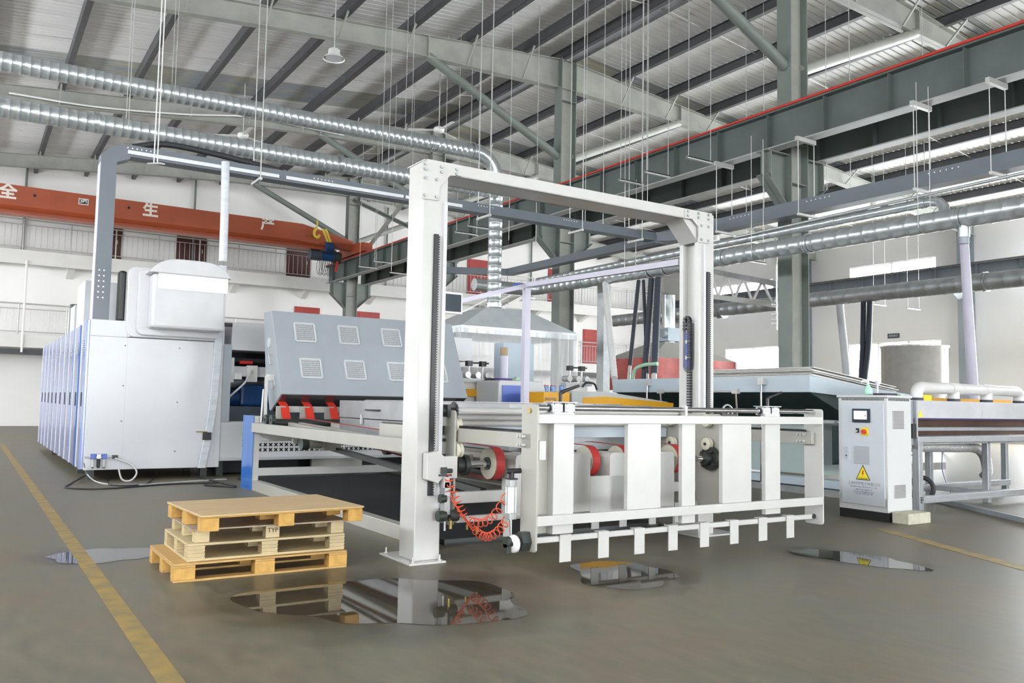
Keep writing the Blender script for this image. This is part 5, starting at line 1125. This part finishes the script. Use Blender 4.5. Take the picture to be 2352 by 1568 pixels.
# white riser pipe and hoses
p0, p1 = gx(2214, 545, 15.0), gx(2236, 892, 16.6)
wp = thing('riser_pipe', 'tall white pipe dropping from the big duct to the dryer', 'pipe', p1)
MB().tube([p0 + V((0, 0, .35)), p0], .10, 16).build('collar', 'galvanised', wp); MB().tube([p0 + V((0, 0, .02)), p0 - V((0, 0, .12))], .085, 16).build('clip', 'hood_grey', wp); MB().tube([p0, V((p1.x, p1.y, 1.66))], [.075, .10], 16).build('pipe', 'pvc_lilac', wp)
HO = [((1467, 652), (1447, 832), .055, 'hose_black', 'leftmost black flexible hose under the big duct'), ((1478, 652), (1487, 850), .045, 'hose_black', 'thin black flexible hose, second from the left under the big duct'), ((1497, 648), (1480, 872), .085, 'hose_black', 'thick black flexible hose, third from the left under the big duct'), ((1512, 646), (1503, 850), .085, 'hose_black', 'rightmost black flexible hose under the big duct'), ((1390, 658), (1411, 860), .085, 'hose_white', 'white flexible hose falling from the big duct to the pale machine')]
for i, (a, b_, r, m, lb) in enumerate(HO):
    p, q = gx(a[0], a[1] - 8, 14.9), gx(b_[0], b_[1] + 8, 14.3 if i < 4 else 13.6)
    hz = thing('flexible_hose', lb, 'hose', q, 'hoses under the big duct'); n = 60
    MB().tube([p.lerp(q, k / n) for k in range(n + 1)], [r * (1.0 + .07 * (k % 2)) for k in range(n + 1)], 10).build('hose', m, hz); d = (q - p).normalized(); zt = 2.09 - (q.x - 12.6) * .095
    MB().tube([q - d * .02, q + d * max(.1, (zt - q.z - .01) / d.z)], r * .8, 10).build('end_fitting', 'wire', hz)
tag(MB().tube(smooth_path([gx(1510, 835, 14.2), gx(1480, 838, 14.2), gx(1458, 850, 14.2), gx(1450, 885, 14.2)]), .05, 10).build('green_hose', 'hose_green'), 'pale green hose arching beside the black hoses', 'hose')
p, q = gx(1386, 640, 15.9), gx(1386, 900, 15.9)
tag(MB().box(15.8, 16.05, p.y - .16, p.y + .16, 0, 5.3).build('square_post', 'galvanised_dull'), 'square galvanised post left of the white flexible hose', 'post')
# lilac trunking and monitor
tk = thing('cable_trunking', 'pale lilac cable trunking on a slim post, sloping up to the right gantry post', 'trunking', (8.02, 12, 0))
j = gy(1210, 655, 12.0)
MB().bar(gy(985, 708, 12.0), j, .09, .075).build('left_run', 'pvc_lilac', tk); MB().bar(j, (7.28, 7.50, 3.26), .09, .075).build('right_run', 'pvc_lilac', tk)
MB().box(j.x - .055, j.x + .055, 11.95, 12.05, 1.4, j.z).build('post_sleeve', 'pvc_lilac', tk); MB().box(j.x - .03, j.x + .03, 11.97, 12.03, 0, 1.5).build('post', 'lamp_white', tk)
MB().cyl(gy(1180, 655, 12.0), gy(1194, 651, 12.0), .02, 8).build('blue_wrap', 'panel_blue', tk)
mn = thing('monitor', 'flat monitor in a white frame hung behind the left gantry post', 'monitor', (5.4, 10, 2.69))
a, b_ = gy(995, 666, 10), gy(1062, 722, 10); MB().box(a.x, b_.x, 10.0, 10.05, b_.z, a.z).build('frame', 'lamp_white', mn, .006); MB().box(a.x + .02, b_.x - .025, 9.996, 10.0, b_.z + .03, a.z - .03).build('screen', 'screen_frame', mn)
MB().bar((3.82, 7.46, 2.72), (a.x + .1, 10.06, 2.72), .04, .04).build('support_arm', 'lamp_white', mn)
# ================================================================== CRANE
cr = thing('bridge_crane', 'orange overhead bridge crane spanning the left bay', 'crane', (6, 39.5, 8.6))
YC = 39.5; GX1 = 15.9
b = MB(); b.prism([(-6, YC, 9.15), (GX1 - 3.0, YC, 9.15), (GX1, YC, 8.95), (GX1, YC, 9.42), (GX1 - 2.6, YC, 9.97), (-6, YC, 9.99)], (0, .5, 0)); b.build('girder', 'crane_orange', cr)
b = MB(); b.box(-6, GX1 - .9, YC - .10, YC + .6, 8.80, 8.86); b.box(-6, GX1 - .9, YC + .15, YC + .35, 8.86, 9.15); b.prism([(-6, YC, 9.15), (-6, YC + .15, 8.98), (-6, YC + .35, 8.98), (-6, YC + .5, 9.15)], (GX1 + 5, 0, 0)); b.build('lower_flange', 'crane_orange', cr)
b = MB(); b.prism([(16.08 - .22, YC - 1.5, 8.74), (16.08 - .22, YC - 1.5, 9.15), (16.08 - .22, YC - .6, 9.25), (16.08 - .22, YC + 1.2, 9.25), (16.08 - .22, YC + 2, 9.15), (16.08 - .22, YC + 2, 8.74)], (.44, 0, 0)); b.build('end_truck', 'crane_orange', cr)
for y in (YC - 1.1, YC + 1.6): MB().cyl((16.0, y, 8.78), (16.16, y, 8.78), .1, 14).build('truck_wheel', 'dark_iron', cr)
MB().box(GX1 - 1.6, GX1 - 1.3, YC + .1, YC + .4, 9.6, 9.8).build('drive_box', 'crane_orange', cr)
for k in (0, 1): 
    x = gy(738 + 7 * k, 540, YC - .01).x; MB().prism([(x, YC - .008, 9.86), (x + .12, YC - .008, 9.86), (x + .42, YC - .008, 9.2), (x + .30, YC - .008, 9.2)], (0, .007, 0)).build('hazard_stripe', 'hazard_yellow', cr)
for ch, px_, py_ in (('全', 18, 441), ('生', 346, 484), ('产', 615, 516)):
    p = gy(px_, py_, YC - .012); text('painted_character', ch, 'paint_white', cr, p, (1, 0, 0), (0, 0, 1), .66, .003, bold=.022)
p = gy(192, 463, YC - .012); sgn = MB().box(p.x - .19, p.x + .19, YC - .012, YC - .001, p.z - .13, p.z + .13).build('load_plate', 'lamp_white', cr); MB().box(p.x - .16, p.x + .16, YC - .016, YC - .012, p.z - .1, p.z + .1).build('plate_face', 'ink_black', sgn)
text('plate_text', '3吨', 'lamp_white', sgn, (p.x, YC - .017, p.z), (1, 0, 0), (0, 0, 1), .19, .002, bold=.005)
for px_, py_ in ((80, 449), (296, 477)): p = gy(px_, py_, YC - .004); MB().cyl((p.x, YC - .006, p.z), (p.x, YC, p.z), .06, 14).build('web_hole', 'ink_black', cr)
ho = thing('hoist', 'dark blue electric hoist with a yellow hook under the orange crane', 'hoist', (13.9, YC + .1, 7.5))
c = gy(745, 588, YC + .2)
MB().cyl((c.x - .75, YC + .2, c.z), (c.x - .2, YC + .2, c.z), .26, 18).build('motor', 'slate_panel', ho); MB().cyl((c.x - .2, YC + .2, c.z), (c.x + .45, YC + .2, c.z), .24, 18).build('drum', 'motor_blue', ho); MB().cyl((c.x + .45, YC + .2, c.z), (c.x + .8, YC + .2, c.z - .04), .3, 18).build('gearbox', 'dark_iron', ho)
MB().cyl((c.x - .05, YC - .1, c.z + .42), (c.x + .3, YC - .1, c.z + .42), .24, 16).build('trolley_motor', 'motor_blue', ho); MB().box(c.x - .3, c.x + .5, YC - .12, YC + .62, 8.70, 8.79).build('trolley', 'dark_iron', ho)
for s_ in (-.2, .4): MB().box(c.x + s_, c.x + s_ + .06, YC + .15, YC + .3, c.z, 8.72).build('trolley_arm', 'dark_iron', ho)
b = MB(); p = gy(728, 527, YC - .25)
b.tube(smooth_path([p + V((0, 0, .1)), p + V((-.12, 0, -.1)), p + V((-.1, 0, -.3)), p + V((.05, 0, -.38)), p + V((.14, 0, -.25))]), .07, 8); b.cyl(p + V((0, 0, .08)), p + V((0, 0, .45)), .035, 8); b.build('hook', 'hazard_yellow', ho)
for k in range(9):
    x0 = c.x - .35 + .1 * k; MB().tube(smooth_path([(x0, YC + .1, c.z - .2), (x0 - .06 + .02 * (k % 3), YC + .1, c.z - .6), (x0 + .02, YC + .1, c.z - .95 - .05 * (k % 2)), (x0 + .12, YC + .1, c.z - .6), (x0 + .1, YC + .1, c.z - .2)], 5), .012, 5).build('control_cable', 'black_rubber', ho)
MB().bar((c.x + .62, YC + .0, c.z - .15), (c.x + .52, YC + .0, c.z - .75), .1, .03).build('orange_tag', 'bright_red', ho)
# ================================================================== LAMPS AND HANGERS
def pendant(px_, py_, Z, lb):
    p = gz(px_, py_, Z); r_ = thing('pendant_lamp', lb, 'lamp', p, 'pendant bell lamps')
    MB().lathe((p.x, p.y, Z), [(.30, 0), (.27, .05), (.17, .12), (.16, .26), (.10, .30), (.0, .31)], 22).build('shade', 'lamp_white', r_)
    MB().cyl((p.x, p.y, Z + .02), (p.x, p.y, Z + .04), .24, 18).build('diffuser', 'white_plastic', r_); MB().cyl((p.x, p.y, Z + .3), (p.x, p.y, roofz(p.x) + SH), .018, 6).build('stem', 'wire', r_)
pendant(767, 136, 10.9, 'white bell pendant lamp under the large rafter, nearest to the ridge of the left bay')
def fan(px_, py_, Z, lb):
    p = gz(px_, py_, Z); r_ = thing('ceiling_fan', lb, 'fan', p, 'ceiling fans')
    MB().lathe((p.x, p.y, Z), [(.0, 0), (.16, .02), (.2, .08), (.2, .16), (.12, .22), (.0, .23)], 20).build('motor', 'lamp_white', r_); MB().cyl((p.x, p.y, Z + .2), (p.x, p.y, roofz(p.x) + SH), .02, 6).build('stem', 'wire', r_)
    for k in range(3):
        a = .5 + k * 2.094; d = V((math.cos(a), math.sin(a), 0)); e = V((-d.y, d.x, .15)).normalized(); MB().obox(p + d * .62 + V((0, 0, .1)), d * .5, e * .075, d.cross(e) * .006).build('blade', 'lamp_white', r_)
fan(558, 318, 10.9, 'white ceiling fan seen between the two round ducts')
fan(1008, 305, 11.3, 'white ceiling fan under the ridge right of the upper duct')
tag(MB().tube(smooth_path([gy(20, 213, 32.55), gy(220, 245, 32.55), gy(420, 262, 32.55), gy(570, 268, 32.55), gy(700, 292, 32.55), gy(790, 310, 32.55)]), .035, 6).build('conduit', 'lamp_white'), 'white conduit sagging along the rafter behind the round ducts', 'conduit')
pendant(1645, 555, 10.3, 'white bell pendant lamp in the right bay beside the gantry post')
pendant(2008, 478, 10.4, 'white bell pendant lamp in the right bay above the thin duct elbow')
HG = [(YT + .16, x, 'x') for x in (4.75, 10.15, 12.9, 14.9)] + [(15.98, y, 'y') for y in (14.9, 12.4, 9.6, 8.1)]
for i, (fixed, v, kd) in enumerate(HG):
    z = 5.93; r_ = thing('trapeze_hanger', 'steel trapeze hanger holding up the grey cable duct, %s from the left' % ('first', 'second', 'third', 'fourth', 'fifth', 'sixth', 'seventh', 'eighth')[i], 'hanger', (v, fixed, z) if kd == 'x' else (fixed, v, z), 'hangers of the grey cable duct')
    if kd == 'x':
        MB().box(v - .03, v + .03, fixed - .3, fixed + .3, z - .05, z).build('cross_bar', 'wire', r_)
        for s_ in (-.27, .27): MB().tube([(v, fixed + s_, z - .06), (v, fixed + s_, roofz(v))], .012, 6).build('rod', 'wire', r_)
    else:
        MB().box(fixed - .32, fixed + .32, v - .03, v + .03, z - .05, z).build('cross_bar', 'wire', r_)
        for s_ in (-.3, .26): MB().tube([(fixed + s_, v, z - .06), (fixed + s_, v, 7.70)], .012, 6).build('rod', 'wire', r_)
        MB().box(fixed - .36, fixed + .3, v - .04, v + .04, 7.60, 7.70).build('top_channel', 'wire', r_)
# empty light channels hung on pairs of wires
ORD = ('first', 'second', 'third', 'fourth', 'fifth', 'sixth', 'seventh', 'eighth', 'ninth', 'tenth', 'eleventh', 'twelfth', 'thirteenth', 'fourteenth')
CH = [(1607, 365, 14.6), (1510, 398, 14.6), (1450, 416, 14.6), (1072, 534, 13.2), (1100, 520, 13.6), (920, 626, 13.2), (880, 600, 14.0), (845, 612, 14.0), (2020, 698, 30), (2098, 707, 30), (1735, 600, 18.5), (1410, 520, 14.2)]
for i, (px_, py_, X) in enumerate(sorted(CH)):
    p = gx(px_, py_, X); r_ = thing('light_channel', 'short steel channel hung on two thin roof wires, %s from the left' % ORD[i], 'channel', p, 'empty channels hung from the roof'); w_ = .42
    b = MB(); b.box(p.x - w_, p.x + w_, p.y - .03, p.y + .03, p.z - .02, p.z); b.box(p.x - w_, p.x + w_, p.y - .03, p.y - .025, p.z - .06, p.z); b.box(p.x - w_, p.x + w_, p.y + .025, p.y + .03, p.z - .06, p.z); b.build('channel', 'wire', r_)
    for s_ in (-1, 1): MB().tube([(p.x + s_ * (w_ - .05), p.y, p.z), (p.x + s_ * (w_ - .05), p.y, roofz(p.x + s_ * (w_ - .05)) + SH)], .009, 5, cap=False).build('wire', 'wire', r_)
p = gy(358, 376, 16.4); r_ = thing('light_channel', 'tilted steel channel hung on two long wires over the white machine', 'channel', p)
MB().obox(p, (.06, -.28, -.05), (.05, .01, 0), (0, 0, .012)).build('channel', 'wire', r_)
for dx in (-.04, .03): MB().tube([(p.x + dx, p.y + dx, p.z), (p.x + dx, p.y + dx, roofz(p.x) + SH)], .012, 5, cap=False).build('wire', 'lamp_white', r_)
# single suspension wires seen between the roof and the ducts
for i, (px_, ya, X) in enumerate([(1020, 500, 12.5), (1170, 470, 13), (1235, 300, 14), (1345, 420, 14), (1487, 470, 14.4), (1900, 560, 18), (1955, 560, 18), (2125, 500, 20)]):
    p = gx(px_, ya, X); tag(MB().tube([(p.x, p.y, 6.2 if X < 16 else 7), (p.x, p.y, roofz(p.x) + SH)], .009, 5, cap=False).build('hanger_wire', 'wire'), 'single thin hanger wire falling from the roof, %s from the left' % ORD[i], 'wire', 'single hanger wires')
# ================================================================== RIGHT BAY BACKGROUND
rtn = thing('red_tent_hood', 'white topped extraction tent with red side cloths', 'hood', (20.2, 21, 2.3))
x0, x1, y0, y1 = 18.4, 22.2, 20.2, 22.6
vs = [(x0, y0, 3.05), (x1, y0, 3.05), (x1, y1, 3.05), (x0, y1, 3.05), (19.7, 21, 3.65), (20.7, 21, 3.65), (20.7, 21.8, 3.65), (19.7, 21.8, 3.65)]
MB().add(vs, [(0, 1, 5, 4), (1, 2, 6, 5), (2, 3, 7, 6), (3, 0, 4, 7), (4, 5, 6, 7)]).build('roof_cone', 'cream_paint', rtn)
for a, b_ in (((x0, y0), (x1, y0)), ((x0, y1), (x0, y0))):
    n = 10; vs = []; 
    for k in range(n + 1):
        f_ = k / n; x = a[0] + (b_[0] - a[0]) * f_; y = a[1] + (b_[1] - a[1]) * f_; o_ = .06 * math.sin(k * 1.9); vs += [(x, y, 3.05), (x + (o_ if a[0] == b_[0] else 0), y - (o_ if a[1] == b_[1] else 0), 2.0)]
    MB().add(vs, [(2 * k, 2 * k + 1, 2 * k + 3, 2 * k + 2) for k in range(n)], True).build('side_cloth', 'red_tarp', rtn)
MB().cyl((20.2, 21.4, 3.65), (20.2, 21.4, 5.3), .22, 16).build('flue', 'galvanised', rtn); MB().box(19.85, 20.55, 21.05, 21.75, 3.7, 4.15).build('fan_box', 'box_bluegrey', rtn); MB().cyl((19.7, 21.2, 3.95), (19.85, 21.2, 3.95), .15, 14).build('fan_motor', 'hood_grey', rtn)
for x in (x0, x1):
    for y in (y0, y1): MB().box(x - .04, x + .04, y - .04, y + .04, 0, 3.05).build('leg', 'vent_grey', rtn)
tkk = thing('steel_tank', 'round polished steel tank on a cone in front of the bright doorway', 'tank', (28.6, 17.6, 0))
c = gy(2100, 840, 17.6); c = V((c.x, c.y, 0)); rr_ = random.Random(5); NS = 64; amp = [rr_.uniform(-.02, .02) for _ in range(NS)]
vs = []; prof = [(.3, .9), (.98, 2.02), (1.09, 2.12), (1.09, 3.72), (1.14, 3.74), (1.14, 3.80), (1.02, 3.80), (1.02, 3.6)]
for r, h in prof: vs += [(c.x + (r + (amp[k] if h > 2 else 0)) * math.cos(2 * math.pi * k / NS), c.y + (r + (amp[k] if h > 2 else 0)) * math.sin(2 * math.pi * k / NS), h) for k in range(NS)]
MB().add(vs, [(i * NS + k, i * NS + (k + 1) % NS, (i + 1) * NS + (k + 1) % NS, (i + 1) * NS + k) for i in range(len(prof) - 1) for k in range(NS)], True).build('shell', 'stainless_tank', tkk)
for a in range(4): x, y = c.x + .9 * math.cos(a * 1.57 + .6), c.y + .9 * math.sin(a * 1.57 + .6); MB().cyl((x, y, 0), (x, y, 2.3), .07, 8).build('leg', 'stainless_tank', tkk)
for i, (a, m_, b_, r, mt, lb) in enumerate([((1984, 693), (1982, 800), (1978, 885), .09, 'panel_blue', 'left of the two dark blue hoses by the bright doorway'), ((1998, 693), (1994, 800), (1985, 885), .09, 'panel_blue', 'right of the two dark blue hoses by the bright doorway'), ((1930, 712), (1938, 790), (1945, 870), .12, 'vent_grey', 'grey hose left of the dark blue hoses')]):
    pts = [gx(a[0], a[1], 24), gx(m_[0], m_[1], 23.6), gx(b_[0], b_[1], 23)]
    tag(MB().tube(smooth_path([pts[0] + V((0, 0, .35)), pts[0], pts[1], pts[2], V((pts[2].x, pts[2].y, 1.2))]), r, 10).build('flexible_hose', mt if mt != 'panel_blue' else 'hose_black'), lb, 'hose')
p = gx(2052, 771, XR - .03); sgn = thing('wall_sign', 'small dark sign above the bright doorway', 'sign', p); MB().box(XR - .03, XR - .005, p.y - .35, p.y + .35, p.z - .13, p.z + .13).build('sign_plate', 'slate_panel', sgn)
text('sign_text', '安全出口', 'lamp_white', sgn, (XR - .032, p.y, p.z), (0, -1, 0), (0, 0, 1), .14, .002)
sp_ = thing('spray_bar', 'thin pipe with small valves hanging beside the right column', 'pipe', gx(1784, 758, 15.6)); p = gx(1784, 690, 15.6)
MB().cyl((p.x, p.y, gx(1784, 758, 15.6).z), (p.x, p.y, 5.3), .02, 8).build('pipe', 'lamp_white', sp_)
for py_ in (700, 722, 734, 744): q = gx(1784, py_, 15.6); MB().cyl((q.x - .16, q.y, q.z), (q.x + .04, q.y, q.z), .018, 8).build('valve', 'wire', sp_)
# lattice girder of the small crane in the right bay
lt = thing('lattice_girder', 'white lattice girder seen between the gantry post and the right column', 'girder', gx(1700, 660, 22)); 
a0, a1 = gx(1632, 622, 22), gx(1800, 655, 19.5); b0, b1 = gx(1632, 680, 22), gx(1800, 702, 19.5)
MB().bar(a0, a1, .12, .16).build('top_chord', 'galvanised_dull', lt); MB().bar(b0, b1, .12, .16).build('bottom_chord', 'lamp_white', lt)
for k in range(4): q0 = a0.lerp(a1, k / 4); q1 = b0.lerp(b1, (k + .5) / 4); q2 = a0.lerp(a1, (k + 1) / 4); MB().bar(q0, q1, .06, .06).build('web_member', 'lamp_white', lt); MB().bar(q1, q2, .06, .06).build('web_member', 'lamp_white', lt)
# stairs on the back wall right of the column row
sr = thing('stair', 'steel stair climbing between the two walkways on the back wall', 'stair', (25, 43.6, 4.2))
MB().bar((21.5, 43.6, 4.3), (28.5, 43.6, 8.0), .9, .18).build('flight', 'slab_paint', sr)
for x0 in (20.5, 28.4): MB().box(x0, x0 + 1.1, 43.15, 44.42, 4.16 if x0 < 25 else 7.95, 4.3 if x0 < 25 else 8.08).build('landing', 'slab_paint', sr)
for dz in (.5, 1.0): MB().bar((21.5, 43.15, 4.3 + dz), (28.5, 43.15, 8.0 + dz), .04, .05).build('hand_rail', 'rail_steel', sr)
for k in range(8): x = 21.5 + k; z = 4.3 + k * 3.7 / 7; MB().cyl((x, 43.15, z), (x, 43.15, z + 1.0), .02, 6).build('baluster', 'rail_steel', sr)
